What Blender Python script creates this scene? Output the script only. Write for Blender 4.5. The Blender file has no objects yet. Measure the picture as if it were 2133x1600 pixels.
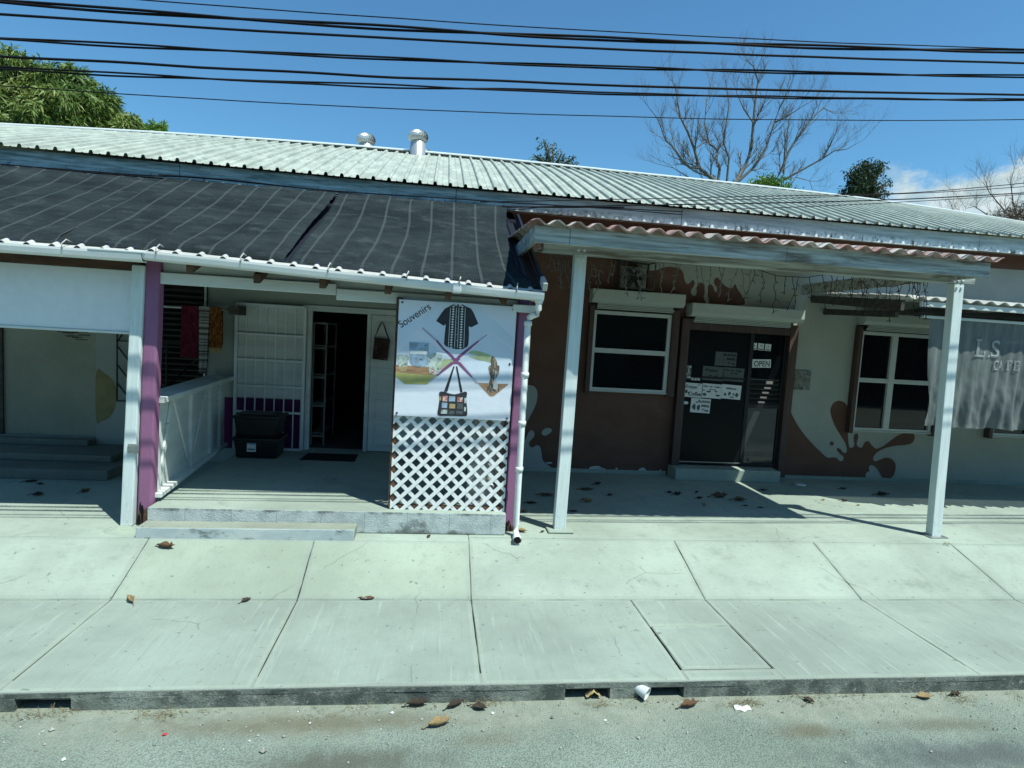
import bpy, bmesh, math, random
from math import sin, cos, pi, radians, sqrt, atan2
from mathutils import Vector, Matrix, noise
from mathutils.geometry import tessellate_polygon
random.seed(11)
sc = bpy.context.scene
COL = sc.collection

# ------------------------------------------------------------------ camera calibration
F, YAW, PIT, ROL, HC = 1233.3, 0.12962, -0.082114, -0.058297, 2.4     # pixels of a 2133 wide picture, radians, metres
_f = Vector((sin(YAW)*cos(PIT), cos(YAW)*cos(PIT), sin(PIT)))
_r0 = Vector((cos(YAW), -sin(YAW), 0)); _d0 = _f.cross(_r0)
CR = _r0*cos(ROL) + _d0*sin(ROL); CD = _r0*(-sin(ROL)) + _d0*cos(ROL)
EYE = Vector((0, 0, HC))
def ray(x, y): return CR*((x-1066.5)/F) + CD*((y-800)/F) + _f
def ony(x, y, Y): d = ray(x, y); return EYE + d*(Y/d.y)              # the point of a sight line on a wall at depth Y
def onz(x, y, z): d = ray(x, y); return EYE + d*((z-HC)/d.z)         # ... on a floor at height z
RS = 0.28/0.79                                                         # slope of the upper pavement
def onramp(x, y):
    if x < 1000:
        s = .28/.64; d = ray(x, y); t = (.12-s*4.9-HC)/(d.z-s*d.y); return EYE + d*t
    d = ray(x, y); t = (0.12-RS*4.9-HC)/(d.z-RS*d.y); return EYE + d*t
cam = bpy.data.cameras.new('camera'); co = bpy.data.objects.new('camera', cam); COL.objects.link(co)
m = Matrix((CR, -CD, -_f)).transposed().to_4x4(); m.translation = EYE
co.matrix_world = m
cam.sensor_width = 36; cam.lens = F/2133*36; cam.clip_start = 0.05; cam.clip_end = 3000
sc.camera = co

# ------------------------------------------------------------------ materials
MATS = {}
def nodes(name):
    mt = bpy.data.materials.new(name); mt.use_nodes = True
    nt = mt.node_tree; MATS[name] = mt
    return mt, nt, nt.nodes, nt.links, nt.nodes['Principled BSDF']
def mixc(nt, fac, a, b, mode='MIX'):
    n = nt.nodes.new('ShaderNodeMix'); n.data_type = 'RGBA'; n.blend_type = mode
    for sock, v in ((n.inputs[0], fac), (n.inputs[6], a), (n.inputs[7], b)):
        if hasattr(v, 'is_output'): nt.links.new(v, sock)
        elif isinstance(v, (int, float)): sock.default_value = v
        else: sock.default_value = (*v, 1)
    return n.outputs[2]
def math_(nt, op, a, b=None, c=None, clamp=False):
    n = nt.nodes.new('ShaderNodeMath'); n.operation = op; n.use_clamp = clamp
    for i, v in enumerate((a, b, c)):
        if v is None: continue
        if hasattr(v, 'is_output'): nt.links.new(v, n.inputs[i])
        else: n.inputs[i].default_value = v
    return n.outputs[0]
def rng(nt, v, a, b, c=0., d=1.):
    n = nt.nodes.new('ShaderNodeMapRange'); n.interpolation_type = 'SMOOTHSTEP'
    nt.links.new(v, n.inputs[0])
    for i, q in enumerate((a, b, c, d)): n.inputs[i+1].default_value = q
    return n.outputs[0]
def coords(nt, scale=(1, 1, 1), kind='Object'):
    t = nt.nodes.new('ShaderNodeTexCoord'); mp = nt.nodes.new('ShaderNodeMapping')
    mp.inputs['Scale'].default_value = scale
    nt.links.new(t.outputs[kind], mp.inputs[0]); return mp.outputs[0]
def noi(nt, vec, scale, detail=4, rough=.55, dist=0):
    n = nt.nodes.new('ShaderNodeTexNoise'); n.inputs['Scale'].default_value = scale
    n.inputs['Detail'].default_value = detail; n.inputs['Roughness'].default_value = rough
    n.inputs['Distortion'].default_value = dist
    nt.links.new(vec, n.inputs['Vector']); return n.outputs['Fac']
def bump(nt, h, strength, dist, b):
    n = nt.nodes.new('ShaderNodeBump'); n.inputs['Strength'].default_value = strength; n.inputs['Distance'].default_value = dist
    nt.links.new(h, n.inputs['Height']); nt.links.new(n.outputs[0], b.inputs['Normal'])
def geoxyz(nt):
    g = nt.nodes.new('ShaderNodeNewGeometry'); s = nt.nodes.new('ShaderNodeSeparateXYZ')
    nt.links.new(g.outputs['Position'], s.inputs[0]); return g, s.outputs[0], s.outputs[1], s.outputs[2]
def M(name, col, rough=.7, var=.12, scale=3., bmp=.15, fine=40., st=(1, 1, 1), dirt=None, dlo=.55, dhi=.75, dscale=2., metal=0., spec=.4, bd=.01, dst=None):
    if rough >= .65 and spec == .4: spec = .12
    mt, nt, N, L, b = nodes(name)
    v = coords(nt, st)
    n1 = noi(nt, v, scale, 5, .6)
    lo = tuple(c*(1-var) for c in col); hi = tuple(min(1, c*(1+var)) for c in col)
    c = mixc(nt, rng(nt, n1, .3, .7), lo, hi)
    n2 = noi(nt, v, fine, 3, .6)
    c = mixc(nt, math_(nt, 'MULTIPLY', n2, .35), c, tuple(q*.55 for q in col))
    if dirt:
        n3 = noi(nt, coords(nt, dst or st), dscale, 8, .68)
        c = mixc(nt, rng(nt, n3, dlo, dhi), c, dirt)
    L.new(c, b.inputs['Base Color'])
    b.inputs['Roughness'].default_value = rough; b.inputs['Metallic'].default_value = metal
    b.inputs['Specular IOR Level'].default_value = spec
    if bmp: bump(nt, n2, bmp, bd, b)
    return mt

M('wall_cream', (.40, .43, .38), .85, .08, 1.3, .25, 25, dirt=(.22, .22, .19), dlo=.6, dhi=.82, dscale=1.4)
M('door_beige', (.36, .365, .28), .8, .1, 1.2, .15, 20, dirt=(.24, .24, .18), dlo=.6, dhi=.85, dscale=1.5)
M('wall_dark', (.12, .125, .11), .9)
M('mural_brown', (.15, .083, .060), .75, .13, 1.6, .3, 22, dirt=(.195, .13, .105), dlo=.55, dhi=.85, dscale=1.7, st=(1, 1, 1.5))
M('mural_white', (.40, .43, .40), .8, .08, 2., .2, 25)
M('wall_purple', (.11, .022, .085), .75, .12, 2, .15, 25)
M('patch_yellow', (.32, .27, .13), .85, .15, 5, .2, 25)
M('paint_peel', (.55, .58, .56), .8, .1, 8, .2, 40)
M('white_paint', (.80, .84, .83), .5, .06, 2, .1, 30, dirt=(.42, .43, .38), dlo=.62, dhi=.85, dscale=5)
M('white_board', (.70, .74, .70), .7, .1, 2, .25, 30, st=(.4, 1, 3), dirt=(.25, .25, .2), dlo=.6, dhi=.8, dscale=4)
M('header_paint', (.80, .85, .86), .6, .05, 1.2, .08, 12, dirt=(.40, .43, .44), dlo=.6, dhi=.85, dscale=1.6)
M('post_paint', (.74, .79, .79), .6, .09, 3, .25, 30, st=(4, 4, .5), dirt=(.27, .29, .29), dlo=.62, dhi=.74, dscale=2.5)
M('purple_paint', (.29, .125, .235), .55, .1, 3, .3, 35, st=(3, 3, .6), dirt=(.30, .14, .27), dlo=.6, dhi=.8, dscale=6)
M('gutter_white', (.74, .78, .75), .4, .04, 2, .05, 20, dirt=(.45, .46, .40), dlo=.62, dhi=.85, dscale=4, st=(.5, 1, 1))
M('grey_wood', (.43, .47, .44), .85, .42, 3.4, .8, 16, st=(.3, 8, 9), dirt=(.17, .15, .115), dlo=.47, dhi=.66, dscale=2.6, bd=.008, dst=(.5, 3, 4))
M('brown_wood', (.12, .075, .05), .85, .3, 3, .4, 20, st=(1, 1, 5))
M('dark_wood', (.085, .08, .068), .85, .3, 3, .4, 16, st=(.4, 4, 5))
M('door_brown', (.075, .045, .036), .6, .2, 3, .25, 20, st=(4, 4, .5), dirt=(.14, .10, .085), dlo=.62, dhi=.8, dscale=3)
M('shutter_paint', (.46, .51, .46), .5, .05, 2, .05, 20, dirt=(.30, .31, .27), dlo=.62, dhi=.85, dscale=3, st=(.5, 1, 1))
M('shutter_dark', (.10, .10, .09), .7)
M('alu_white', (.58, .63, .61), .45, .05, 3, .05, 20)
M('iron_black', (.012, .012, .012), .5, .1, 4, .1, 30)
M('louvre_dark', (.03, .032, .03), .45, .2, 6, .05, 20)
M('black_plastic', (.012, .013, .014), .38, .1, 4, .05, 30)
M('cable_black', (.010, .011, .013), .7, .2, 6, .1, 40)
M('mat_rubber', (.022, .026, .028), .95, .2, 6, .4, 90)
M('galvanised', (.42, .45, .44), .4, .1, 12, .05, 50, metal=.75)
M('vent_metal', (.60, .62, .60), .35, .1, 8, .05, 30, metal=.6)
M('pale_plastic', (.52, .53, .49), .35, .1, 6, .2, 20)
M('cup_plastic', (.62, .68, .66), .25, .03, 6, .03, 30)
M('paper_white', (.75, .78, .76), .8, .03, 8, .1, 40)
M('paper_dim', (.10, .115, .11), .5, .03, 8, .05, 40)  # notices behind tinted glass: the dimming is put into the paper colour
M('ink', (.015, .016, .018), .7, .05, 8, 0)
M('ink_grey', (.10, .12, .12), .7, .3, 30, 0)
M('banner_vinyl', (.76, .81, .88), .42, .04, 1.4, .35, 3.0, bd=.02)
M('banner_panel', (.66, .76, .85), .42, .04, 2, .3, 3.0, bd=.02)
M('banner_purple', (.24, .10, .22), .45, .1, 3, .1, 10)
M('banner_fade', (.44, .42, .56), .45, .06, 3, .1, 10)
M('shirt_black', (.03, .032, .04), .6, .2, 12, .1, 40)
M('print_wood', (.36, .22, .12), .6, .35, 3, .1, 30, st=(2, 1, 12))
M('print_yellow', (.42, .42, .15), .6, .15, 5, .1, 30)
M('print_green', (.40, .48, .26), .6, .15, 8, .1, 30)
M('print_blue', (.30, .42, .52), .6, .3, 12, .1, 30, dirt=(.06, .12, .12), dlo=.58, dhi=.64, dscale=25)
M('print_glass', (.48, .56, .52), .5, .3, 20, .1, 30, dirt=(.10, .16, .08), dlo=.55, dhi=.62, dscale=30)
M('print_red', (.45, .14, .12), .6, .3, 20, .1, 30, dirt=(.6, .6, .55), dlo=.5, dhi=.56, dscale=60)
M('print_carved', (.10, .085, .07), .6, .5, 14, .1, 30, dirt=(.35, .28, .2), dlo=.52, dhi=.58, dscale=45, st=(1, 1, .5))
M('print_silver', (.45, .47, .48), .4, .3, 10, .1, 30)
M('print_tan', (.42, .33, .16), .6, .2, 20, .1, 30)
M('towel_red', (.10, .012, .025), .95, .4, 14, .5, 60, dirt=(.22, .16, .16), dlo=.62, dhi=.7, dscale=28)
M('towel_gold', (.14, .035, .012), .95, .4, 10, .5, 60, dirt=(.24, .15, .03), dlo=.5, dhi=.6, dscale=30, dst=(2, 1, .6))
M('fringe_gold', (.42, .30, .10), .95, .2, 10, .3, 60)
M('bag_brown', (.06, .035, .03), .9, .4, 10, .4, 60, dirt=(.22, .2, .17), dlo=.6, dhi=.66, dscale=18)
M('tile_relief', (.24, .25, .22), .8, .3, 9, .9, 14, dirt=(.10, .10, .085), dlo=.5, dhi=.62, dscale=11, bd=.03)
M('leaf_brown', (.14, .085, .05), .8, .35, 18, .4, 60)
M('leaf_tan', (.30, .22, .11), .8, .3, 18, .4, 60)
M('leaf_dark', (.055, .045, .035), .85, .3, 18, .4, 60)
M('scrap_red', (.5, .05, .07), .7, .1, 10)
M('straw', (.30, .25, .13), .9, .3, 20, 0)
M('stone_grey', (.30, .32, .28), .9, .5, 30, .2, 60)
M('light_wire', (.15, .15, .13), .5, .1, 8, 0)
M('bark_pale', (.17, .165, .145), .9, .3, 6, .4, 20, dirt=(.08, .078, .07), dlo=.5, dhi=.7, dscale=5)
M('bark_dark', (.10, .085, .065), .9, .3, 6, .4, 20)
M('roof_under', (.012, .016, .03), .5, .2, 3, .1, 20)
M('tarp_navy', (.012, .022, .045), .4, .15, 2, .1, 20)
M('roof_red', (.40, .24, .20), .7, .15, 3, .1, 30, dirt=(.60, .56, .50), dlo=.42, dhi=.62, dscale=4)
M('white_corr', (.50, .50, .46), .7, .12, 3, .1, 30, dirt=(.30, .29, .25), dlo=.58, dhi=.75, dscale=5)
M('sky_blocker_wall', (.10, .12, .10), .9, .1, 1)
M('shelf_grey', (.26, .28, .26), .6)
M('ground_back', (.16, .17, .10), .95, .3, .3, .2, 5)

def concrete(name, col, streak_dir=None, dirt=(.2, .21, .18), seed=0, streak=.35):
    mt, nt, N, L, b = nodes(name)
    v = coords(nt)
    big = noi(nt, v, .9, 6, .6); mid = noi(nt, v, 7, 5, .65); fin = noi(nt, v, 95, 3, .7)
    c = mixc(nt, rng(nt, big, .3, .7), tuple(q*.82 for q in col), tuple(q*1.10 for q in col))
    c = mixc(nt, math_(nt, 'MULTIPLY', rng(nt, mid, .5, .8), .35), c, dirt)
    if streak_dir:
        s = noi(nt, coords(nt, streak_dir), 30, 5, .7)
        c = mixc(nt, math_(nt, 'MULTIPLY', rng(nt, s, .55, .75), streak), c, tuple(min(.8, q*1.35) for q in col))
        s2 = noi(nt, coords(nt, streak_dir), 46, 3, .6)
        c = mixc(nt, math_(nt, 'MULTIPLY', rng(nt, s2, .52, .8), .3), c, tuple(q*.62 for q in col))
    c = mixc(nt, math_(nt, 'MULTIPLY', rng(nt, fin, .5, .75), .3), c, tuple(q*.6 for q in col))
    sp = noi(nt, v, 21, 2, .5)
    c = mixc(nt, math_(nt, 'MULTIPLY', rng(nt, sp, .70, .73), .6), c, (.11, .12, .11))
    c = mixc(nt, math_(nt, 'MULTIPLY', rng(nt, noi(nt, v, 2.1, 9, .75, .4), .56, .70), .4), c, dirt)
    vo = N.new('ShaderNodeTexVoronoi'); vo.feature = 'DISTANCE_TO_EDGE'; vo.inputs['Scale'].default_value = .62
    mv = N.new('ShaderNodeMix'); mv.data_type = 'VECTOR'; mv.inputs[0].default_value = .16
    nn = N.new('ShaderNodeTexNoise'); nn.inputs['Scale'].default_value = 3.5; nn.inputs['Detail'].default_value = 6; L.new(v, nn.inputs['Vector'])
    L.new(v, mv.inputs[4]); L.new(nn.outputs['Color'], mv.inputs[5]); L.new(mv.outputs[1], vo.inputs['Vector'])
    ck = math_(nt, 'MULTIPLY', rng(nt, vo.outputs['Distance'], .0035, .0012), rng(nt, noi(nt, v, 1.3, 3, .5), .54, .62))
    c = mixc(nt, math_(nt, 'MULTIPLY', ck, .38), c, (.09, .10, .085))
    L.new(c, b.inputs['Base Color']); b.inputs['Roughness'].default_value = .92; b.inputs['Specular IOR Level'].default_value = .15
    h = math_(nt, 'ADD', math_(nt, 'MULTIPLY', mid, .6), math_(nt, 'MULTIPLY', fin, .5))
    bump(nt, h, .35, .006, b)
    return mt
concrete('concrete_upper', (.315, .375, .30), (1, .12, 1), (.20, .22, .17), streak=.12)
concrete('concrete_lower', (.275, .328, .285), (1, .05, 1), (.20, .235, .20), streak=.6)
concrete('concrete_floor', (.325, .385, .325), (.25, 1, 1), (.16, .185, .16), streak=.25)
concrete('concrete_step', (.29, .32, .26), (.25, 1, 1), (.16, .17, .14), streak=.2)

def post_mat():
    mt, nt, N, L, b = nodes('post_weathered')
    g, X, Y, Z = geoxyz(nt); v = coords(nt, (5, 5, .45)); s = noi(nt, v, 5, 7, .7); f = noi(nt, coords(nt), 16, 8, .75)
    c = mixc(nt, rng(nt, s, .3, .7), (.55, .64, .62), (.68, .76, .74))
    k = rng(nt, math_(nt, 'ADD', f, rng(nt, Z, 1.0, .35, 0, .10)), .60, .78)
    c = mixc(nt, math_(nt, 'MULTIPLY', k, .5), c, (.27, .28, .27))
    c = mixc(nt, math_(nt, 'MULTIPLY', rng(nt, noi(nt, coords(nt, (8, 8, .6)), 9, 5, .7), .56, .7), .45), c, (.36, .39, .39))
    L.new(c, b.inputs['Base Color']); b.inputs['Roughness'].default_value = .7; bump(nt, s, .35, .006, b)
post_mat()
concrete('concrete_border', (.30, .355, .30), (1, .3, 1), (.19, .215, .18))
M('joint_dark', (.10, .11, .09), .95, .3, 20, .2)
concrete('concrete_old', (.20, .215, .18), (.25, 1, 1), (.10, .11, .09), streak=.2)
def block_mat():          # rough rendered block face with moss-black staining
    mt, nt, N, L, b = nodes('block_face')
    v = coords(nt); g, X, Y, Z = geoxyz(nt)
    big = noi(nt, v, 3.5, 8, .7); fin = noi(nt, v, 60, 4, .7)
    c = mixc(nt, rng(nt, noi(nt, v, 9, 4, .6), .35, .65), (.36, .42, .42), (.48, .54, .53))
    edge = math_(nt, 'ADD', rng(nt, Z, .56, .63), rng(nt, Z, .47, .40), clamp=True)
    k = rng(nt, math_(nt, 'ADD', big, math_(nt, 'MULTIPLY', edge, .17)), .56, .72)
    c = mixc(nt, math_(nt, 'MULTIPLY', k, .8), c, (.07, .08, .075))
    jx = math_(nt, 'ABSOLUTE', math_(nt, 'SUBTRACT', math_(nt, 'FRACT', math_(nt, 'DIVIDE', X, .41)), .5))
    c = mixc(nt, math_(nt, 'MULTIPLY', rng(nt, jx, .012, .003), .55), c, (.14, .15, .14))
    L.new(c, b.inputs['Base Color']); b.inputs['Roughness'].default_value = .95
    bump(nt, math_(nt, 'ADD', fin, big), .8, .012, b)
block_mat()
def step_face():
    mt, nt, N, L, b = nodes('step_face')
    v = coords(nt, (1, 1, 2)); big = noi(nt, v, 5, 9, .72); fin = noi(nt, v, 60, 4, .7)
    c = mixc(nt, rng(nt, noi(nt, v, 2.2, 4, .6), .35, .65), (.33, .41, .42), (.46, .52, .50))
    c = mixc(nt, math_(nt, 'MULTIPLY', rng(nt, big, .54, .66), .75), c, (.09, .10, .095))
    L.new(c, b.inputs['Base Color']); b.inputs['Roughness'].default_value = .95; bump(nt, fin, .5, .006, b)
step_face()
def kerb_mat():
    mt, nt, N, L, b = nodes('kerb_concrete')
    v = coords(nt); g, X, Y, Z = geoxyz(nt)
    big = noi(nt, v, 4, 8, .7); fin = noi(nt, v, 70, 4, .75); mid = noi(nt, v, 22, 5, .7)
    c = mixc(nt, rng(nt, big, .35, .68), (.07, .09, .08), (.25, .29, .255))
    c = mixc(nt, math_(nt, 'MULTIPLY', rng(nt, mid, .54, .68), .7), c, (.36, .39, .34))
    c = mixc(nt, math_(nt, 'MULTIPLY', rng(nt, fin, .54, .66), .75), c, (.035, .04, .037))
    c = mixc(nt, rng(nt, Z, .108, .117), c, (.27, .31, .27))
    L.new(c, b.inputs['Base Color']); b.inputs['Roughness'].default_value = .95; bump(nt, math_(nt, 'ADD', fin, mid), .8, .012, b)
kerb_mat()
M('drain_dark', (.012, .012, .012), .95, .1, 4, 0)
def road_mat():
    mt, nt, N, L, b = nodes('road_asphalt')
    v = coords(nt); g, X, Y, Z = geoxyz(nt)
    vor = N.new('ShaderNodeTexVoronoi'); vor.inputs['Scale'].default_value = 105; L.new(v, vor.inputs['Vector'])
    fin = noi(nt, v, 130, 3, .75); mid = noi(nt, v, 9, 5, .65); big = noi(nt, v, 1.1, 5, .6, .4)
    c = mixc(nt, rng(nt, big, .3, .7), (.19, .24, .195), (.255, .31, .26))
    c = mixc(nt, math_(nt, 'MULTIPLY', rng(nt, vor.outputs['Distance'], .42, .64), .42), c, (.04, .05, .05))
    c = mixc(nt, math_(nt, 'MULTIPLY', rng(nt, fin, .56, .74), .45), c, (.33, .37, .32))
    wob = math_(nt, 'ADD', Y, math_(nt, 'MULTIPLY', math_(nt, 'SUBTRACT', noi(nt, v, 1.6, 5, .65), .5), .9))
    sand = rng(nt, wob, 3.2, 3.62)
    cs = mixc(nt, rng(nt, mid, .35, .65), (.215, .24, .185), (.275, .30, .24))
    cs = mixc(nt, math_(nt, 'MULTIPLY', rng(nt, fin, .55, .75), .4), cs, (.10, .11, .09))
    c = mixc(nt, math_(nt, 'MULTIPLY', sand, .85), c, cs)
    # damp patches and old oil, each an ellipse with a ragged edge
    w1 = math_(nt, 'MULTIPLY', math_(nt, 'SUBTRACT', noi(nt, v, 5.5, 8, .7, .6), .5), 2.2)
    for (sx, sy, rx, ry, col, amt) in ((640, 1508, .95, .10, (.125, .115, .075), .75), (720, 1592, .55, .13, (.085, .09, .07), .85), (1690, 1524, .26, .075, (.11, .10, .065), .75),
                                       (2020, 1575, .95, .15, (.08, .095, .09), .9), (1960, 1510, .45, .07, (.11, .11, .08), .65), (1010, 1540, .3, .07, (.13, .13, .09), .5)):
        cx, cy = onz(sx, sy, 0).xy
        dx = math_(nt, 'DIVIDE', math_(nt, 'SUBTRACT', X, cx), rx); dy = math_(nt, 'DIVIDE', math_(nt, 'SUBTRACT', Y, cy), ry)
        d = math_(nt, 'SQRT', math_(nt, 'ADD', math_(nt, 'MULTIPLY', dx, dx), math_(nt, 'MULTIPLY', dy, dy)))
        k = rng(nt, math_(nt, 'ADD', d, w1), 1.5, .1)
        c = mixc(nt, math_(nt, 'MULTIPLY', k, amt), c, mixc(nt, math_(nt, 'MULTIPLY', rng(nt, fin, .45, .7), .5), col, tuple(q*1.9 for q in col)))
    L.new(c, b.inputs['Base Color']); b.inputs['Roughness'].default_value = .9; b.inputs['Specular IOR Level'].default_value = .25
    bump(nt, math_(nt, 'SUBTRACT', math_(nt, 'MULTIPLY', mid, .5), vor.outputs['Distance']), .6, .008, b)
road_mat()

def roof_mat():
    mt, nt, N, L, b = nodes('roof_metal')
    v = coords(nt, (1, .22, 1)); v2 = coords(nt)
    s = noi(nt, v, 6, 6, .7); g = noi(nt, v2, 30, 4, .7)
    c = mixc(nt, rng(nt, s, .35, .68), (.31, .345, .295), (.47, .51, .435))
    c = mixc(nt, math_(nt, 'MULTIPLY', rng(nt, noi(nt, v, 14, 6, .75), .52, .72), .42), c, (.15, .165, .135))
    c = mixc(nt, math_(nt, 'MULTIPLY', rng(nt, g, .6, .8), .5), c, (.2, .21, .17))
    L.new(c, b.inputs['Base Color']); b.inputs['Roughness'].default_value = .55
roof_mat()
def fascia_mat():        # painted board, paint flaking to white along the lower edge
    mt, nt, N, L, b = nodes('fascia_paint')
    v = coords(nt, (.35, 3, 5)); g, X, Y, Z = geoxyz(nt)
    s = noi(nt, v, 4.5, 8, .72); f = noi(nt, coords(nt, (.9, 1, 1)), 14, 8, .75)
    c = mixc(nt, rng(nt, s, .38, .62), (.17, .215, .20), (.52, .59, .56))
    c = mixc(nt, math_(nt, 'MULTIPLY', rng(nt, noi(nt, coords(nt, (.6, 2, 2.5)), 3, 8, .75), .54, .70), .6), c, (.10, .11, .10))
    rgt = rng(nt, X, -.6, 3.4); low = rng(nt, Z, 4.21, 4.10)
    c = mixc(nt, math_(nt, 'MULTIPLY', rgt, .45), c, (.50, .57, .55))
    k = math_(nt, 'MULTIPLY', math_(nt, 'MULTIPLY', low, rgt), rng(nt, math_(nt, 'ADD', f, math_(nt, 'MULTIPLY', rgt, .1)), .50, .62))
    c = mixc(nt, k, c, (.86, .90, .87))
    k2 = math_(nt, 'MULTIPLY', low, rng(nt, noi(nt, coords(nt, (1, 1, .5)), 9, 8, .75), .53, .62))
    c = mixc(nt, math_(nt, 'MULTIPLY', k2, .9), c, (.05, .052, .05))
    L.new(c, b.inputs['Base Color']); b.inputs['Roughness'].default_value = .85; bump(nt, s, .4, .006, b)
fascia_mat()
def cloth_mat():
    mt, nt, N, L, b = nodes('shade_cloth')
    v = coords(nt); at = N.new('ShaderNodeAttribute'); at.attribute_name = 'weave'; s = N.new('ShaderNodeSeparateXYZ'); L.new(at.outputs['Vector'], s.inputs[0])
    fr = math_(nt, 'FRACT', math_(nt, 'DIVIDE', s.outputs[0], .272))
    st = rng(nt, math_(nt, 'ABSOLUTE', math_(nt, 'SUBTRACT', fr, .5)), .055, .035)
    th = math_(nt, 'FRACT', math_(nt, 'DIVIDE', s.outputs[0], .0155))
    th = rng(nt, math_(nt, 'ABSOLUTE', math_(nt, 'SUBTRACT', th, .5)), .1, .4)
    n = noi(nt, coords(nt, (.6, 1, 1)), 2.6, 6, .7)
    fu = noi(nt, v, 60, 4, .7)
    c = mixc(nt, rng(nt, n, .3, .7), (.014, .021, .023), (.034, .046, .048))
    th2 = math_(nt, 'FRACT', math_(nt, 'DIVIDE', s.outputs[1], .027)); th2 = rng(nt, math_(nt, 'ABSOLUTE', math_(nt, 'SUBTRACT', th2, .5)), .1, .4)
    c = mixc(nt, math_(nt, 'MULTIPLY', math_(nt, 'MULTIPLY', th, th2), .9), c, (.004, .006, .008))
    c = mixc(nt, math_(nt, 'MULTIPLY', rng(nt, noi(nt, coords(nt, (.5, 1, 1)), 7, 6, .7), .5, .72), .55), c, (.06, .076, .078))
    c = mixc(nt, math_(nt, 'MULTIPLY', rng(nt, fu, .5, .75), .45), c, (.055, .07, .07))
    c = mixc(nt, math_(nt, 'MULTIPLY', st, .42), c, (.085, .105, .108))
    L.new(c, b.inputs['Base Color']); b.inputs['Roughness'].default_value = .95; b.inputs['Specular IOR Level'].default_value = .06; bump(nt, fu, .5, .008, b)
cloth_mat()
def mesh_curtain():
    mt, nt, N, L, b = nodes('curtain_mesh')
    n = noi(nt, coords(nt, (3, 1, .4)), 4, 4, .6)
    L.new(mixc(nt, rng(nt, n, .3, .7), (.10, .12, .118), (.17, .195, .19)), b.inputs['Base Color'])
    b.inputs['Roughness'].default_value = .85; b.inputs['Alpha'].default_value = .88
    mt2, nt, N, L, b = nodes('curtain_letter')
    n = noi(nt, coords(nt), 30, 4, .6)
    L.new(mixc(nt, rng(nt, n, .3, .7), (.26, .29, .28), (.40, .43, .41)), b.inputs['Base Color']); b.inputs['Alpha'].default_value = .8
mesh_curtain()
def glass_mat(name, col, rough=.03):
    mt, nt, N, L, b = nodes(name)
    n = noi(nt, coords(nt), 2.5, 4, .6)
    L.new(mixc(nt, n, col, tuple(q*2.2 for q in col)), b.inputs['Base Color'])
    b.inputs['Roughness'].default_value = rough; b.inputs['Specular IOR Level'].default_value = .5 if rough < .2 else .12
glass_mat('tinted_glass', (.003, .0035, .0045)); glass_mat('door_panel_dark', (.004, .005, .006), .3); glass_mat('sidelight_glass', (.018, .024, .026), .05)
def stripes_mat():
    mt, nt, N, L, b = nodes('towel_striped')
    s = N.new('ShaderNodeSeparateXYZ'); L.new(coords(nt), s.inputs[0])
    n = N.new('ShaderNodeTexNoise'); n.noise_dimensions = '1D'; n.inputs['Scale'].default_value = 26; n.inputs['Detail'].default_value = 3
    L.new(s.outputs[2], n.inputs['W'])
    L.new(mixc(nt, rng(nt, n.outputs['Fac'], .4, .62), (.30, .31, .29), (.06, .05, .05)), b.inputs['Base Color']); b.inputs['Roughness'].default_value = .95
stripes_mat()
def foliage(name, cols, scale=.35, tr=.25):
    mt, nt, N, L, b = nodes(name)
    g = N.new('ShaderNodeNewGeometry'); r = N.new('ShaderNodeValToRGB'); el = r.color_ramp.elements
    el[0].color = (*cols[0], 1); el[1].color = (*cols[-1], 1)
    for i, c in enumerate(cols[1:-1]): e = el.new((i+1)/(len(cols)-1)); e.color = (*c, 1)
    n = noi(nt, coords(nt), scale, 3, .5)
    k = math_(nt, 'ADD', math_(nt, 'MULTIPLY', g.outputs['Random Per Island'], .55), math_(nt, 'MULTIPLY', rng(nt, n, .35, .65), .45))
    L.new(k, r.inputs[0]); L.new(r.outputs[0], b.inputs['Base Color'])
    b.inputs['Roughness'].default_value = .5; b.inputs['Specular IOR Level'].default_value = .35
    t = N.new('ShaderNodeBsdfTranslucent'); L.new(r.outputs[0], t.inputs[0]); mx = N.new('ShaderNodeMixShader'); mx.inputs[0].default_value = tr
    L.new(b.outputs[0], mx.inputs[1]); L.new(t.outputs[0], mx.inputs[2]); L.new(mx.outputs[0], N['Material Output'].inputs[0])
foliage('leaves_mango', [(.025, .06, .012), (.09, .16, .03), (.20, .27, .06), (.38, .38, .15)], .35, .22)
foliage('leaves_dark', [(.012, .03, .012), (.025, .055, .02), (.05, .09, .03)], .8, .15)
foliage('leaves_pale', [(.03, .06, .03), (.06, .11, .045), (.10, .15, .07)], .8, .25)
foliage('leaves_bright', [(.06, .14, .02), (.12, .24, .035), (.20, .30, .06)], .8, .3)
foliage('twigs_dry', [(.10, .075, .05), (.16, .11, .075), (.13, .12, .08)], .8, .05)

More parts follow.
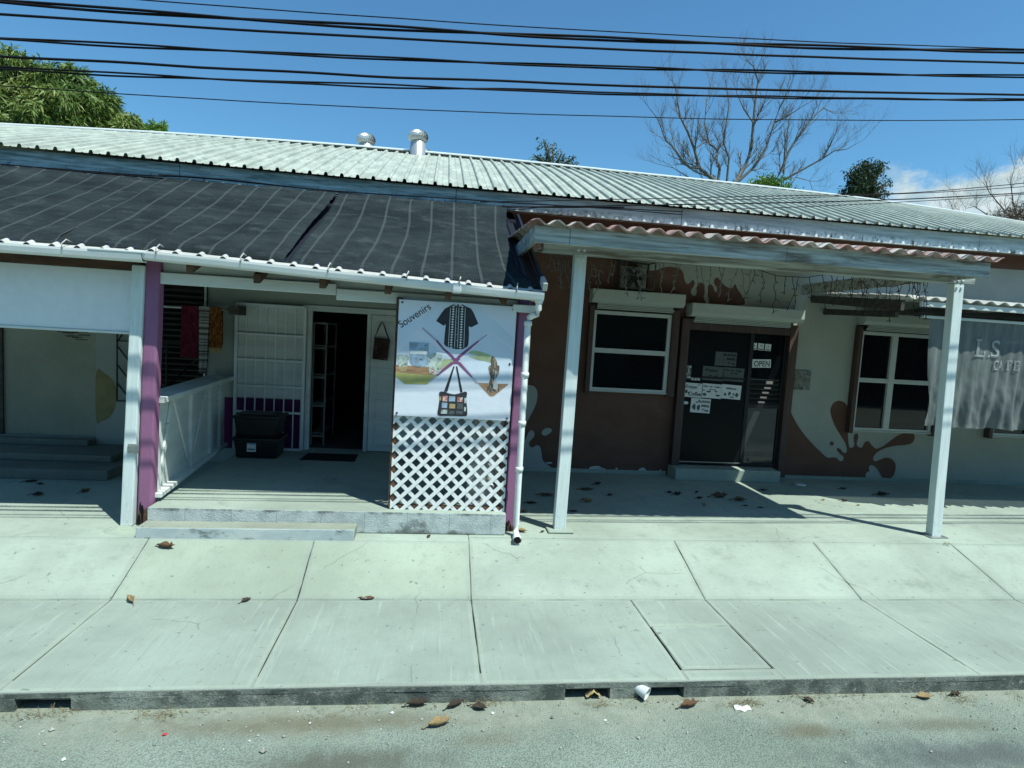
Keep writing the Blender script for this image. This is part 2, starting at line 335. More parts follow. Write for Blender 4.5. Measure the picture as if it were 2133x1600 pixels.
# ------------------------------------------------------------------ mesh helpers
class B:
    def __init__(s): s.bm = bmesh.new()
    def face(s, pts, m=0, smooth=False):
        f = s.bm.faces.new([s.bm.verts.new(p) for p in pts]); f.material_index = m; f.smooth = smooth; return f
    def box(s, x0, x1, y0, y1, z0, z1, m=0):
        return s.hexa([(x0, y0, z0), (x1, y0, z0), (x1, y1, z0), (x0, y1, z0), (x0, y0, z1), (x1, y0, z1), (x1, y1, z1), (x0, y1, z1)], m)
    def hexa(s, p, m=0):
        v = [s.bm.verts.new(q) for q in p]
        for i in ((3, 2, 1, 0), (4, 5, 6, 7), (0, 1, 5, 4), (1, 2, 6, 5), (2, 3, 7, 6), (3, 0, 4, 7)):
            f = s.bm.faces.new([v[j] for j in i]); f.material_index = m
        return s
    def bar(s, a, b, w, h, m=0, up=(0, 0, 1)):          # a rectangular bar from a to b
        a, b = Vector(a), Vector(b); d = (b-a).normalized(); u = Vector(up)
        if abs(d.dot(u)) > .98: u = Vector((0, 1, 0))
        r = d.cross(u).normalized(); u = r.cross(d).normalized(); r = r*w/2; u = u*h/2
        return s.hexa([a-r-u, a+r-u, b+r-u, b-r-u, a-r+u, a+r+u, b+r+u, b-r+u], m)
    def tube(s, pts, r, n=8, m=0, caps=True):
        pts = [Vector(p) for p in pts]; rs = r if isinstance(r, (list, tuple)) else [r]*len(pts)
        rings = []; up = Vector((0.013, .021, 1))
        for i, p in enumerate(pts):
            d = (pts[min(i+1, len(pts)-1)]-pts[max(i-1, 0)])
            d = d.normalized() if d.length > 1e-9 else Vector((0, 0, 1))
            u = up if abs(d.dot(up)) < .95 else Vector((1, .02, 0))
            a = d.cross(u).normalized(); b = a.cross(d)
            rings.append([s.bm.verts.new(p+(a*cos(2*pi*k/n)+b*sin(2*pi*k/n))*rs[i]) for k in range(n)])
        for A, Bq in zip(rings, rings[1:]):
            for k in range(n):
                f = s.bm.faces.new((A[k], A[(k+1) % n], Bq[(k+1) % n], Bq[k])); f.smooth = True; f.material_index = m
        if caps and n > 2:
            for R in (rings[0][::-1], rings[-1]):
                f = s.bm.faces.new(R); f.material_index = m
        return s
    def grid(s, fn, nu, nv, m=0, smooth=True):
        V = [[s.bm.verts.new(fn(i/nu, j/nv)) for j in range(nv+1)] for i in range(nu+1)]
        for i in range(nu):
            for j in range(nv):
                f = s.bm.faces.new((V[i][j], V[i+1][j], V[i+1][j+1], V[i][j+1])); f.smooth = smooth; f.material_index = m
        return s
    def lathe(s, prof, c, n=24, m=0, smooth=True):
        c = Vector(c); R = [[s.bm.verts.new(c+Vector((r*cos(2*pi*k/n), r*sin(2*pi*k/n), z))) for k in range(n)] for r, z in prof]
        for A, Bq in zip(R, R[1:]):
            for k in range(n):
                f = s.bm.faces.new((A[k], A[(k+1) % n], Bq[(k+1) % n], Bq[k])); f.smooth = smooth; f.material_index = m
        return s
    def flat(s, pts, Y, m=0):                             # polygon in a wall plane; pts are (X, Z)
        P = [Vector((x, z, 0)) for x, z in pts]; v = [s.bm.verts.new((x, Y, z)) for x, z in pts]
        for t in tessellate_polygon([P]):
            q = [v[i] for i in t]
            try: f = s.bm.faces.new(q)
            except ValueError: continue
            f.material_index = m; f.normal_update()
            if f.normal.y > 0: f.normal_flip()
        return s
    def slab(s, pts, Y0, Y1, m=0):                        # polygon extruded in depth, pts (X, Z)
        s.flat(pts, Y0, m); n = len(pts)
        for i in range(n):
            a, b = pts[i], pts[(i+1) % n]
            s.face([(a[0], Y0, a[1]), (b[0], Y0, b[1]), (b[0], Y1, b[1]), (a[0], Y1, a[1])], m)
        return s
    def text(s, body, x, z, Y, size, m=0, rot=0, width=None, shear=0, align='LEFT', fn=None, bold=0):
        cu = bpy.data.curves.new('lettering', 'FONT'); cu.body = body; cu.size = size; cu.align_x = align; cu.shear = shear; cu.offset = bold
        o = bpy.data.objects.new('lettering', cu); COL.objects.link(o)
        dg = bpy.context.evaluated_depsgraph_get(); dg.update(); me = o.evaluated_get(dg).to_mesh()
        xs = [v.co.x for v in me.vertices]; k = 1.
        if width and xs: k = width/(max(xs)-min(xs))
        vs = []
        for v in me.vertices:
            a, b = v.co.x*k, v.co.y
            X, Z = x+a*cos(rot)-b*sin(rot), z+a*sin(rot)+b*cos(rot)
            vs.append(s.bm.verts.new((X, Y, Z) if fn is None else fn(X, Z)))
        for p in me.polygons:
            try: f = s.bm.faces.new([vs[i] for i in p.vertices])
            except ValueError: continue
            f.material_index = m; f.normal_update()
            if f.normal.y > 0: f.normal_flip()
        o.evaluated_get(dg).to_mesh_clear(); bpy.data.objects.remove(o); bpy.data.curves.remove(cu)
        return s

def origin(p): return Vector(p.get('_base', (0, 0, 0))) if p else Vector((0, 0, 0))
BASES = {}
def obj(name, b, mats, parent=None, bevel=0, base=None, recalc=True):
    me = bpy.data.meshes.new(name)
    o0 = Vector(base) if base is not None else (BASES[parent.name] if parent else Vector((0, 0, 0)))
    if recalc: bmesh.ops.recalc_face_normals(b.bm, faces=b.bm.faces)
    bmesh.ops.translate(b.bm, verts=b.bm.verts, vec=-o0)
    b.bm.to_mesh(me); b.bm.free()
    for q in (mats if isinstance(mats, (list, tuple)) else [mats]): me.materials.append(MATS[q])
    o = bpy.data.objects.new(name, me); COL.objects.link(o)
    if parent: o.parent = parent; o.location = o0-BASES[parent.name]
    else: o.location = o0
    BASES[o.name] = o0
    if bevel:
        md = o.modifiers.new('edge', 'BEVEL'); md.width = bevel; md.segments = 2; md.limit_method = 'ANGLE'
    return o
def tag(o, label, cat, group=None):
    o['label'] = label; o['category'] = cat
    if group: o['group'] = group
    return o
def thing(name, label, cat, loc, group=None):
    o = bpy.data.objects.new(name, None); COL.objects.link(o); o.location = loc; o.empty_display_size = .1
    BASES[o.name] = Vector(loc)
    return tag(o, label, cat, group)
def struct(name, b, mats, bevel=0, kind='structure', **k):
    o = obj(name, b, mats, None, bevel, **k); o['kind'] = kind; return o
def smooth(pts, n=5):                                      # closed Catmull-Rom through pts
    out = []; N = len(pts)
    for i in range(N):
        p0, p1, p2, p3 = pts[i-1], pts[i], pts[(i+1) % N], pts[(i+2) % N]
        for k in range(n):
            t = k/n
            out.append(tuple(.5*(2*p1[j]+(p2[j]-p0[j])*t+(2*p0[j]-5*p1[j]+4*p2[j]-p3[j])*t*t+(3*p1[j]-p0[j]-3*p2[j]+p3[j])*t**3) for j in (0, 1)))
    return out
def xz(v): return (v.x, v.z)
def wall_pts(pts, ox, oy, s, Y): return [xz(ony(ox+x/s, oy+y/s, Y)) for x, y in pts]
def rect(x0, y0, x1, y1, Y):                              # wall rectangle from two picture corners -> X0, X1, Z0, Z1
    a, b = ony(x0, y0, Y), ony(x1, y1, Y); return a.x, b.x, b.z, a.z

# ------------------------------------------------------------------ light, sky
SUN = Vector((.345, -.37, 1)).normalized()
EL = math.asin(SUN.z); AZ = atan2(SUN.x, SUN.y)
sl = bpy.data.lights.new('sun', 'SUN'); sl.energy = 5.0; sl.angle = radians(.5); sl.color = (.96, 1, .92)
so = bpy.data.objects.new('sun', sl); COL.objects.link(so); so.rotation_euler = SUN.to_track_quat('Z', 'Y').to_euler(); so.location = (3, -4, 9)
w = bpy.data.worlds.new('World'); sc.world = w; w.use_nodes = True
nt = w.node_tree; bg = nt.nodes['Background']
sky = nt.nodes.new('ShaderNodeTexSky'); sky.sky_type = 'NISHITA'; sky.sun_disc = False
sky.sun_elevation = EL; sky.sun_rotation = AZ; sky.air_density = 1.1; sky.dust_density = .4; sky.ozone_density = 2.2
tc = nt.nodes.new('ShaderNodeTexCoord'); sp = nt.nodes.new('ShaderNodeSeparateXYZ'); nt.links.new(tc.outputs['Generated'], sp.inputs[0])
az = math_(nt, 'ARCTAN2', sp.outputs[0], sp.outputs[1]); el = math_(nt, 'ARCSINE', sp.outputs[2])
mp = nt.nodes.new('ShaderNodeMapping'); mp.inputs['Scale'].default_value = (1, 1, 1.7); nt.links.new(tc.outputs['Generated'], mp.inputs[0])
cn = noi(nt, mp.outputs[0], 9.0, 9, .58, .25)
# the cumulus bank low to the right of the street, a flat band with heaped tops
top = math_(nt, 'ADD', math_(nt, 'MULTIPLY', cn, .20), .160)
inband = math_(nt, 'MULTIPLY', rng(nt, az, .640, .70), rng(nt, az, 1.35, 1.2))
cl = math_(nt, 'MULTIPLY', rng(nt, math_(nt, 'SUBTRACT', top, el), -.004, .03), inband)
cl = math_(nt, 'MULTIPLY', cl, rng(nt, cn, .30, .55, .45, 1.))
cl = math_(nt, 'MULTIPLY', cl, .95)
ccol = mixc(nt, rng(nt, noi(nt, mp.outputs[0], 22, 6, .6), .35, .65), (4.0, 5.1, 5.3), (6.0, 6.8, 6.8))
blue = mixc(nt, 1.0, sky.outputs[0], (.56, 1.0, 1.16), 'MULTIPLY')
nt.links.new(mixc(nt, cl, blue, ccol), bg.inputs[0]); bg.inputs[1].default_value = .108

# ------------------------------------------------------------------ ground, road, pavement
b = B(); b.face([(-600, -600, -.25), (600, -600, -.25), (600, 900, -.25), (-600, 900, -.25)]); struct('ground', b, 'ground_back')
b = B(); b.face([(-60, -9, 0), (60, -9, 0), (60, 3.9, 0), (-60, 3.9, 0)]); struct('road', b, 'road_asphalt')
KY = 3.67
DR = [(-2.385, -2.075), (.955, 1.265), (1.465, 1.785)]          # the three drain slots in the kerb
b = B()
b.box(-30, 30, KY, KY+.13, .080, .1185)
edges = [-30]+[v for d in DR for v in d]+[30]
for i in range(0, len(edges), 2): b.box(edges[i], edges[i+1], KY+.001, KY+.13, -.1, .0795)
bmesh.ops.subdivide_edges(b.bm, edges=[e for e in b.bm.edges if e.calc_length() > 1], cuts=120, use_grid_fill=True)
for v in b.bm.verts:
    if v.co.y < KY+.05: v.co.y += .012*(noise.noise(Vector((v.co.x*3.1, v.co.z*9, 1)))) ; v.co.z += .004*noise.noise(Vector((v.co.x*5.1, 3, v.co.z*3)))
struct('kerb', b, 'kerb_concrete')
b = B(); b.box(-30, 30, KY+.13, KY+.9, -.12, -.05); b.box(-30, 30, KY+.9, KY+.95, -.05, .09); struct('gutter_channel', b, 'drain_dark')
def slab(b, x0, x1, y0, y1, fz, g=.003, bw=.035, mm=0):      # one pavement slab: sunk edge, trowelled border, brushed middle
    x0 += g; x1 -= g; y0 += g; y1 -= g
    j = lambda: random.uniform(-.002, .002)
    def ring(e, d, n=8):
        X0, X1, Y0, Y1 = x0+e, x1-e, y0+e, y1-e; k = 0 if e > .01 else 1
        P = [(X0+(X1-X0)*i/n, Y0+k*j()) for i in range(n)]+[(X1+k*j(), Y0+(Y1-Y0)*i/n) for i in range(n)]+[(X1-(X1-X0)*i/n, Y1+k*j()) for i in range(n)]+[(X0+k*j(), Y1-(Y1-Y0)*i/n) for i in range(n)]
        return [b.bm.verts.new((x, y, fz(y)-d)) for x, y in P]
    R = [ring(0, .05), ring(0, .008), ring(.007, .0005), ring(bw, 0)]
    for q, (A, C) in enumerate(zip(R, R[1:])):
        for i in range(len(A)):
            f = b.bm.faces.new((A[i], A[(i+1) % len(A)], C[(i+1) % len(A)], C[i])); f.material_index = 1 if q else 2
    b.bm.faces.new(R[-1]).material_index = mm
zl = lambda y: .12
zr = lambda y: .12+RS*(y-4.9)
JX = [-14, -11, -8.2, -5.4, -3.95, -2.48, -1.045, .395, 2.515, 4.065, 5.7, 7.3, 9, 11, 13, 15]
b = B()
for x0, x1 in zip(JX, JX[1:]):
    if x0 == .395:
        slab(b, x0, 1.815, KY+.004, 4.905, zl)
        slab(b, 1.815, 2.515, 4.43, 4.905, zl, .0025); slab(b, 1.815, 2.515, KY+.004, 3.80, zl, .0035)
    else: slab(b, x0, x1, KY+.004, 4.905, zl)
struct('pavement', b, ['concrete_lower', 'concrete_border', 'joint_dark'], recalc=False)
b = B()
zq = lambda y: .12+.28*(y-4.9)/.64
for x0, x1 in zip(JX, JX[1:]): slab(b, x0, x1, 4.905, 5.685 if x0 > .3 else 5.545, zr if x0 > .3 else zq, mm=0 if -3 < x0 < .3 else 3)
struct('sloped_pavement', b, ['concrete_upper', 'concrete_border', 'joint_dark', 'concrete_floor'], recalc=False)
b = B(); slab(b, 1.815, 2.515, 3.80, 4.43, lambda y: .123, .011)
tag(obj('access_cover', b, ['concrete_lower', 'concrete_border', 'joint_dark'], recalc=False), 'square concrete access cover set flush in the lower pavement near the twin drain slots', 'access cover')
b = B()
b.box(-14, -2.6, 5.547, 8.62, .1, .4); b.box(.395, 15, 5.687, 8.62, .1, .4); b.box(-2.6, .395, 5.547, 8.62, .1, .4)
struct('terrace', b, 'concrete_floor', .012)
b = B(); b.box(-2.585, .765, 5.735, 8.595, .402, .617); ob = struct('porch_floor', b, ['concrete_floor', 'block_face'], .008)
for p in ob.data.polygons:
    if p.normal.y < -.5: p.material_index = 1
b = B(); b.hexa([(-2.60, 5.53, .36), (-.685, 5.54, .36), (-.685, 5.733, .36), (-2.60, 5.733, .36), (-2.59, 5.535, .497), (-.68, 5.545, .503), (-.68, 5.733, .503), (-2.59, 5.733, .497)])
ob = obj('concrete_step', b, ['concrete_step', 'step_face'], None, .01); tag(ob, 'long low concrete step with stained front below the souvenir porch', 'step')
for p in ob.data.polygons:
    if p.normal.y < -.5: p.material_index = 1
b = B(); b.box(3.60, 5.27, 8.27, 8.585, .401, .575); tag(obj('concrete_step', b, 'concrete_floor', None, .01), 'shallow concrete doorstep under the dark cafe door', 'step')
b = B(); b.box(-9, -3.80, 7.44, 8.59, .401, .52); b.box(-9, -3.97, 7.86, 8.588, .5205, .605); b.box(-9, -4.52, 8.38, 8.586, .6055, .685)
tag(obj('concrete_steps', b, 'concrete_old', None, .012), 'wide worn concrete steps up to the closed grey door on the left', 'steps')
# mortar lump at the foot of the white post
b = B()
def lump(u, v):
    r = (1-v)**.5; a = u*2*pi
    return (-2.80+.19*r*cos(a)*(1+.2*noise.noise(Vector((cos(a)*2, sin(a)*2, 3)))), 5.70+.12*r*sin(a), .36+.085*v**.8*(1+.15*sin(3*a)))
b.grid(lump, 18, 6); tag(obj('mortar_lump', b, 'concrete_upper'), 'rough pale mortar lump at the foot of the white post', 'mortar')

# ------------------------------------------------------------------ the long shop building
bld = thing('shop_building', 'long low shop building with pale ribbed metal roof and brown splash mural', 'building', (0, 8.6, 0))
WY = 8.6
DX0, DX1, DZ0, DZ1 = -1.80, -.93, .617, 2.575                      # the open shop doorway
b = B()
holes = [(DX0, DX1, DZ0, DZ1), (-9, -4.535, .685, 2.75), (-4.02, -3.17, 1.25, 2.82)]
xs = sorted({-9, 13.5, *[h[0] for h in holes], *[h[1] for h in holes]}); zs = sorted({0, 4.2, *[h[2] for h in holes], *[h[3] for h in holes]})
for x0, x1 in zip(xs, xs[1:]):
    for z0, z1 in zip(zs, zs[1:]):
        if not any(h[0] <= x0 and x1 <= h[1] and h[2] <= z0 and z1 <= h[3] for h in holes):
            b.face([(x0, WY, z0), (x1, WY, z0), (x1, WY, z1), (x0, WY, z1)])
for x0, x1, z0, z1 in holes:
    D = WY+.12
    b.face([(x0, WY, z0), (x0, D, z0), (x0, D, z1), (x0, WY, z1)]); b.face([(x1, WY, z0), (x1, WY, z1), (x1, D, z1), (x1, D, z0)])
    b.face([(x0, WY, z1), (x0, D, z1), (x1, D, z1), (x1, WY, z1)]); b.face([(x0, WY, z0), (x1, WY, z0), (x1, D, z0), (x0, D, z0)])
for P in ([(-9, WY), (-9, 16)], [(-9, 16), (13.5, 16)], [(13.5, 16), (13.5, WY)]):
    (xa, ya), (xb, yb) = P; b.face([(xa, ya, 0), (xb, yb, 0), (xb, yb, 4.2), (xa, ya, 4.2)])
# painted areas: 1 brown, 2 purple, 3 yellow, 4 white
b.flat([(-2.93, .60), (-1.865, .60), (-1.865, 1.315), (-2.93, 1.315)], WY-.003, 2)
b.flat(smooth([(-4.53, 1.58), (-4.42, 1.56), (-4.32, 1.47), (-4.275, 1.32), (-4.29, 1.12), (-4.36, .98), (-4.46, .915), (-4.53, .93)]), WY-.003, 3)
Y1, Y2 = WY-.003, WY-.006
c4 = lambda pts, Y=Y1, n=4: smooth(wall_pts(pts, 1040, 420, 3.232, Y), n)
c5 = lambda pts, Y=Y2, n=4: smooth(wall_pts(pts, 1040, 760, 3.232, Y), n)
c6 = lambda pts, Y=Y1, n=4: smooth(wall_pts(pts, 1600, 520, 2.58, Y), n)
# the big brown field, its right edge running in drips above the cafe door
drip = [(940, 300), (950, 385), (930, 420), (960, 450), (1040, 465), (1100, 446), (1160, 440), (1215, 452), (1238, 480), (1248, 530), (1265, 555), (1285, 545), (1302, 528), (1316, 545), (1308, 572),
        (1290, 600), (1296, 626), (1315, 636), (1328, 618), (1328, 580), (1340, 556), (1360, 548), (1380, 562), (1385, 600), (1375, 640), (1365, 690)]
D = smooth(wall_pts(drip, 1040, 420, 3.232, Y1), 4)[:-4]
d1 = ony(1430, 700, Y1)
b.flat([(.9, .38), (3.72, .38), (3.72, d1.z)]+D[::-1]+[(ony(1331, 505, Y1).x, 3.62), (.9, 3.62)], Y1, 1)
b.flat(c4([(1095, 394), (1130, 408), (1170, 422), (1215, 420), (1255, 400), (1240, 380), (1150, 370)]), Y1, 1)
b.flat(c4([(1405, 600), (1405, 572), (1420, 556), (1438, 570), (1450, 603), (1464, 608), (1466, 582), (1446, 548), (1450, 522), (1470, 511), (1492, 536), (1522, 568), (1560, 583), (1580, 566), (1590, 556), (1604, 588), (1632, 632), (1655, 684), (1600, 700), (1430, 700), (1412, 660), (1404, 630)]), Y1, 1)
b.flat([(.9, 3.625), (5.4, 3.74), (7.5, 3.90), (13.4, 3.98), (13.4, 4.15), (.9, 4.15)], Y1, 1)
br = [(60, 1290), (62, 1000), (75, 880), (105, 832), (130, 890), (160, 945), (200, 1000), (240, 1045), (280, 1085), (318, 1118), (340, 1117), (365, 1118), (385, 1135), (400, 1135), (405, 1115), (388, 1100), (370, 1080), (372, 1067),
      (386, 1070), (400, 1086), (414, 1094), (424, 1078), (414, 1040), (390, 1000), (360, 950), (341, 900), (335, 860), (350, 826), (380, 812), (410, 822), (427, 850), (430, 900), (428, 960), (430, 1010), (436, 1058), (450, 1065), (464, 1050),
      (460, 1012), (466, 991), (480, 989), (485, 1010), (476, 1042), (486, 1061), (505, 1062), (520, 1036), (540, 1030), (556, 1050), (582, 1070), (620, 1055), (660, 1025), (700, 997), (742, 985), (780, 990), (788, 1010), (775, 1038), (740, 1050),
      (680, 1055), (622, 1070), (586, 1090), (565, 1118), (572, 1138), (600, 1130), (632, 1118), (665, 1126), (685, 1155), (680, 1200), (660, 1230), (635, 1236), (610, 1220), (594, 1190), (575, 1167), (555, 1158), (541, 1170), (545, 1188), (530, 1198), (524, 1215), (534, 1250), (540, 1290), (300, 1300)]
b.flat(c6(br), Y1, 1)
b.flat(c6([(330, 1042), (342, 1030), (354, 1042), (342, 1055)]), Y1, 1)
b.flat(c5([(60, 150), (150, 140), (205, 137), (240, 150), (256, 185), (252, 245), (232, 300), (200, 360), (178, 405), (166, 470), (172, 506), (184, 485), (196, 456), (215, 440), (234, 452), (234, 482), (214, 506), (200, 522), (206, 550), (226, 556), (250, 542),
          (274, 552), (284, 590), (292, 640), (320, 668), (352, 692), (382, 708), (392, 745), (250, 790), (60, 760)]), Y2, 4)
b.flat(c5([(285, 455), (300, 435), (325, 425), (350, 432), (352, 448), (330, 468), (305, 477), (290, 470)]), Y2, 4)
for k, (cx, cy, rx, ry) in enumerate([(660, 705, 55, 24), (965, 715, 38, 26), (540, 710, 14, 8), (905, 725, 22, 14), (790, 700, 10, 7), (1000, 735, 60, 7), (1085, 712, 10, 6), (335, 660, 26, 8), (1060, 722, 9, 12), (930, 737, 40, 8)]):
    rnd = random.Random(k)
    b.flat(c5([(cx+rx*cos(a*pi/7)*rnd.uniform(.6, 1.15), cy+ry*sin(a*pi/7)*rnd.uniform(.55, 1.2)) for a in range(14)], WY-.0075, 2), WY-.0075, 5)
obj('wall', b, ['wall_cream', 'mural_brown', 'wall_purple', 'patch_yellow', 'mural_white', 'paint_peel'], bld, recalc=False)
# plinth of the cafe wall
b = B(); b.box(.80, 3.58, WY-.022, WY+.01, .395, .455); b.box(5.28, 13.4, WY-.022, WY+.01, .395, .45); obj('plinth', b, 'concrete_floor', bld, .006)
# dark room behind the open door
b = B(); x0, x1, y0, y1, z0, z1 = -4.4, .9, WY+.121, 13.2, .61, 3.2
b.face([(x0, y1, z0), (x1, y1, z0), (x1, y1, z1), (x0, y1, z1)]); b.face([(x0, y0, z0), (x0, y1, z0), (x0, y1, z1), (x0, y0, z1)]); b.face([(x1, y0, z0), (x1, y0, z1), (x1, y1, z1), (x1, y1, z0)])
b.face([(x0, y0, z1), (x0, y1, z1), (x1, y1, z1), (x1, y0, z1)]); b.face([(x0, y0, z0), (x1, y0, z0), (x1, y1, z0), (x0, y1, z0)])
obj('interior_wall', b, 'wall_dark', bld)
# roof: ribbed sheets, the ridge slightly hogged
EY, EZ, RY = 8.08, 4.33, 12.0
RZ = [(-9.5, 5.50), (-7.92, 5.58), (-5.12, 5.70), (-2.09, 5.79), (.67, 5.815), (3.61, 5.80), (7.14, 5.765), (10.11, 5.69), (12.9, 5.54), (14, 5.47)]
def ridge(x):
    for (a, za), (c, zc) in zip(RZ, RZ[1:]):
        if x <= c:
            i = RZ.index((a, za)); t = (x-a)/(c-a); m0 = (zc-RZ[max(i-1, 0)][1])/(c-RZ[max(i-1, 0)][0]); j = min(i+2, len(RZ)-1); m1 = (RZ[j][1]-za)/(RZ[j][0]-a); h = c-a
            return (2*t**3-3*t*t+1)*za+(t**3-2*t*t+t)*h*m0+(-2*t**3+3*t*t)*zc+(t**3-t*t)*h*m1
    return RZ[-1][1]
prof = [(0, 0), (.010, .033), (.020, .041), (.036, .041), (.046, .033), (.056, 0), (.118, .001), (.124, .008), (.136, .008), (.142, .001)]
b = B(); rows = []
XS = [(k*.2-.05-1.1+p, h) for k in range(-41, 74) for p, h in prof]
NV = 9
for x, h in XS:
    rz = ridge(x); wv = .012*noise.noise(Vector((x*.35, 2, 1)))
    rows.append([b.bm.verts.new((x, EY+(RY-EY)*j/NV, EZ-.012+wv+(rz-EZ)*(j/NV)*(1+.10*(1-j/NV))+h)) for j in range(NV+1)])
for A, C in zip(rows, rows[1:]):
    for j in range(NV): b.bm.faces.new((A[j], C[j], C[j+1], A[j+1]))
for k in range(24):
    xa, xb = -9.3+k, -8.3+k; b.face([(xa, RY, ridge(xa)), (xb, RY, ridge(xb)), (xb, 16.4, 4.3), (xa, 16.4, 4.3)])
rf = obj('roof', b, 'roof_metal', bld)
b = B()
for k in range(46):
    xa, xb = -9.3+k*.5, -8.8+k*.5
    A = [(xa, RY-.14, ridge(xa)+.012), (xa, RY, ridge(xa)+.065), (xa, RY+.16, ridge(xa)+.005)]; C = [(xb, RY-.14, ridge(xb)+.012), (xb, RY, ridge(xb)+.065), (xb, RY+.16, ridge(xb)+.005)]
    for i in range(2): b.face([A[i], C[i], C[i+1], A[i+1]])
    b.face([A[0], (xa, RY-.14, ridge(xa)-.008), (xb, RY-.14, ridge(xb)-.008), C[0]])
obj('ridge_cap', b, 'gutter_white', rf)
b = B(); e = [-9.3, -7.0, -3.33, .16, 3.34, 8.06, 13.7]
for i, (xa, xb) in enumerate(zip(e, e[1:])): b.box(xa+.004, xb-.004, 8.165+.004*(i % 2), 8.20+.004*(i % 2), 4.08+.008*(i % 2), 4.315)
obj('fascia_board', b, 'fascia_paint', bld, .004)
b = B(); b.box(-9.3, 13.6, 8.205, 8.6, 4.16, 4.18); obj('soffit', b, 'dark_wood', bld)

# shop doorway, its closed leaf, the fitted window
b = B()
for x in (-1.865, -1.80): b.box(x, x+.06, WY-.03, WY+.05, .617, 2.64)
b.box(-1.865, -.05, WY-.032, WY+.05, 2.5755, 2.655); b.box(-.985, -.925, WY-.031, WY+.06, .617, 2.575)
obj('door_frame', b, 'white_board', bld, .005)
b = B(); b.box(-.92, -.07, WY-.045, WY-.005, .63, 2.57)
for i in range(5):
    z = .72+i*.365
    for (xa, xb, za, zb) in ((-.83, -.16, z, z+.012), (-.83, -.16, z+.285, z+.297), (-.83, -.818, z+.012, z+.285), (-.172, -.16, z+.012, z+.285)): b.box(xa, xb, WY-.053, WY-.046, za, zb)
obj('door', b, 'white_board', bld, .003)
b = B(); b.box(-9, -4.62, WY+.06, WY+.1, .69, 2.75); b.box(-4.61, -4.54, WY+.02, WY+.1, .69, 2.75)
b.box(-5.77, -5.70, WY+.03, WY+.058, .69, 2.75, 1)
for i in range(14): b.box(-4.95+random.uniform(-.12, .2), -4.85+random.uniform(.0, .22), WY+.057, WY+.059, 2.0+i*.011, 2.005+i*.011+random.uniform(0, .006), 1)
dn = obj('door', b, ['door_beige', 'dark_wood'], bld); dn['label'] = 'closed plain grey door at the top of the steps'
b = B()
for i in range(20):
    z = 1.27+i*.0775; b.hexa([(-4.01, WY+.03, z), (-3.18, WY+.03, z), (-3.18, WY+.09, z+.045), (-4.01, WY+.09, z+.045), (-4.01, WY+.03, z+.012), (-3.18, WY+.03, z+.012), (-3.18, WY+.09, z+.057), (-4.01, WY+.09, z+.057)])
b.face([(-4.02, WY+.118, 1.25), (-3.17, WY+.118, 1.25), (-3.17, WY+.118, 2.82), (-4.02, WY+.118, 2.82)])
win = obj('window', b, 'louvre_dark', bld)
b = B(); g0, g1, h0, h1, gy = -4.24, -3.11, 1.21, 2.87, WY-.06
for a, c in (((g0, h0), (g1, h0)), ((g0, h1), (g1, h1)), ((g0, h0), (g0, h1)), ((g1, h0), (g1, h1)), ((g0, 2.02), (g1, 2.02)), ((-3.62, h0), (-3.62, 2.02)), ((-4.05, h0), (-4.05, h1)),
             ((g0, 1.95), (-4.05, 1.7)), ((g0, 1.7), (-4.05, 1.45)), ((g0, 2.0), (-4.05, 2.35)), ((g0, 1.45), (-4.05, 1.21)), ((-4.05, 1.85), (-3.62, 1.42)), ((-3.62, 1.42), (-3.3, 1.75)), ((-3.62, 1.42), (-3.11, 1.95)), ((-3.62, 1.25), (-3.2, 1.6)), ((-4.05, 1.5), (-3.62, 1.95)), ((-3.19, 2.6), (-3.11, 2.45)), ((-3.45, 2.87), (-3.42, 2.82)), ((-3.65, 2.87), (-3.6, 2.8))):
    b.bar((a[0], gy, a[1]), (c[0], gy, c[1]), .016, .016)
obj('grille', b, 'iron_black', win)
b = B(); b.box(-3.165, -3.12, WY-.012, WY+.02, 1.22, 2.85); b.box(-4.06, -3.165, WY-.012, WY+.02, 2.822, 2.85); obj('frame', b, 'white_board', win)
# steel security gate folded back on the wall
b = B(); gx0, gx1, gz0, gz1, gy = -2.715, -1.815, .625, 2.61, WY-.10
for a, c in (((gx0, gz0), (gx0, gz1)), ((gx1, gz0), (gx1, gz1)), ((gx0, gz0), (gx1, gz0)), ((gx0, gz1), (gx1, gz1))): b.bar((a[0], gy, a[1]), (c[0], gy, c[1]), .035, .035)
for z in (2.21, 1.86, 1.50, 1.14): b.bar((gx0+.018, gy, z), (gx1-.018, gy, z), .03, .03)
for i in range(6): x = gx0+(gx1-gx0)*(i+1)/7; b.bar((x, gy+.012, gz0+.018), (x, gy+.012, gz1-.018), .014, .014)
sg = obj('security_gate', b, 'white_paint', bld)
b = B(); b.box(gx0+.02, gx1-.02, gy+.03, gy+.04, 1.335, gz1-.01); obj('backing_sheet', b, 'white_board', sg)

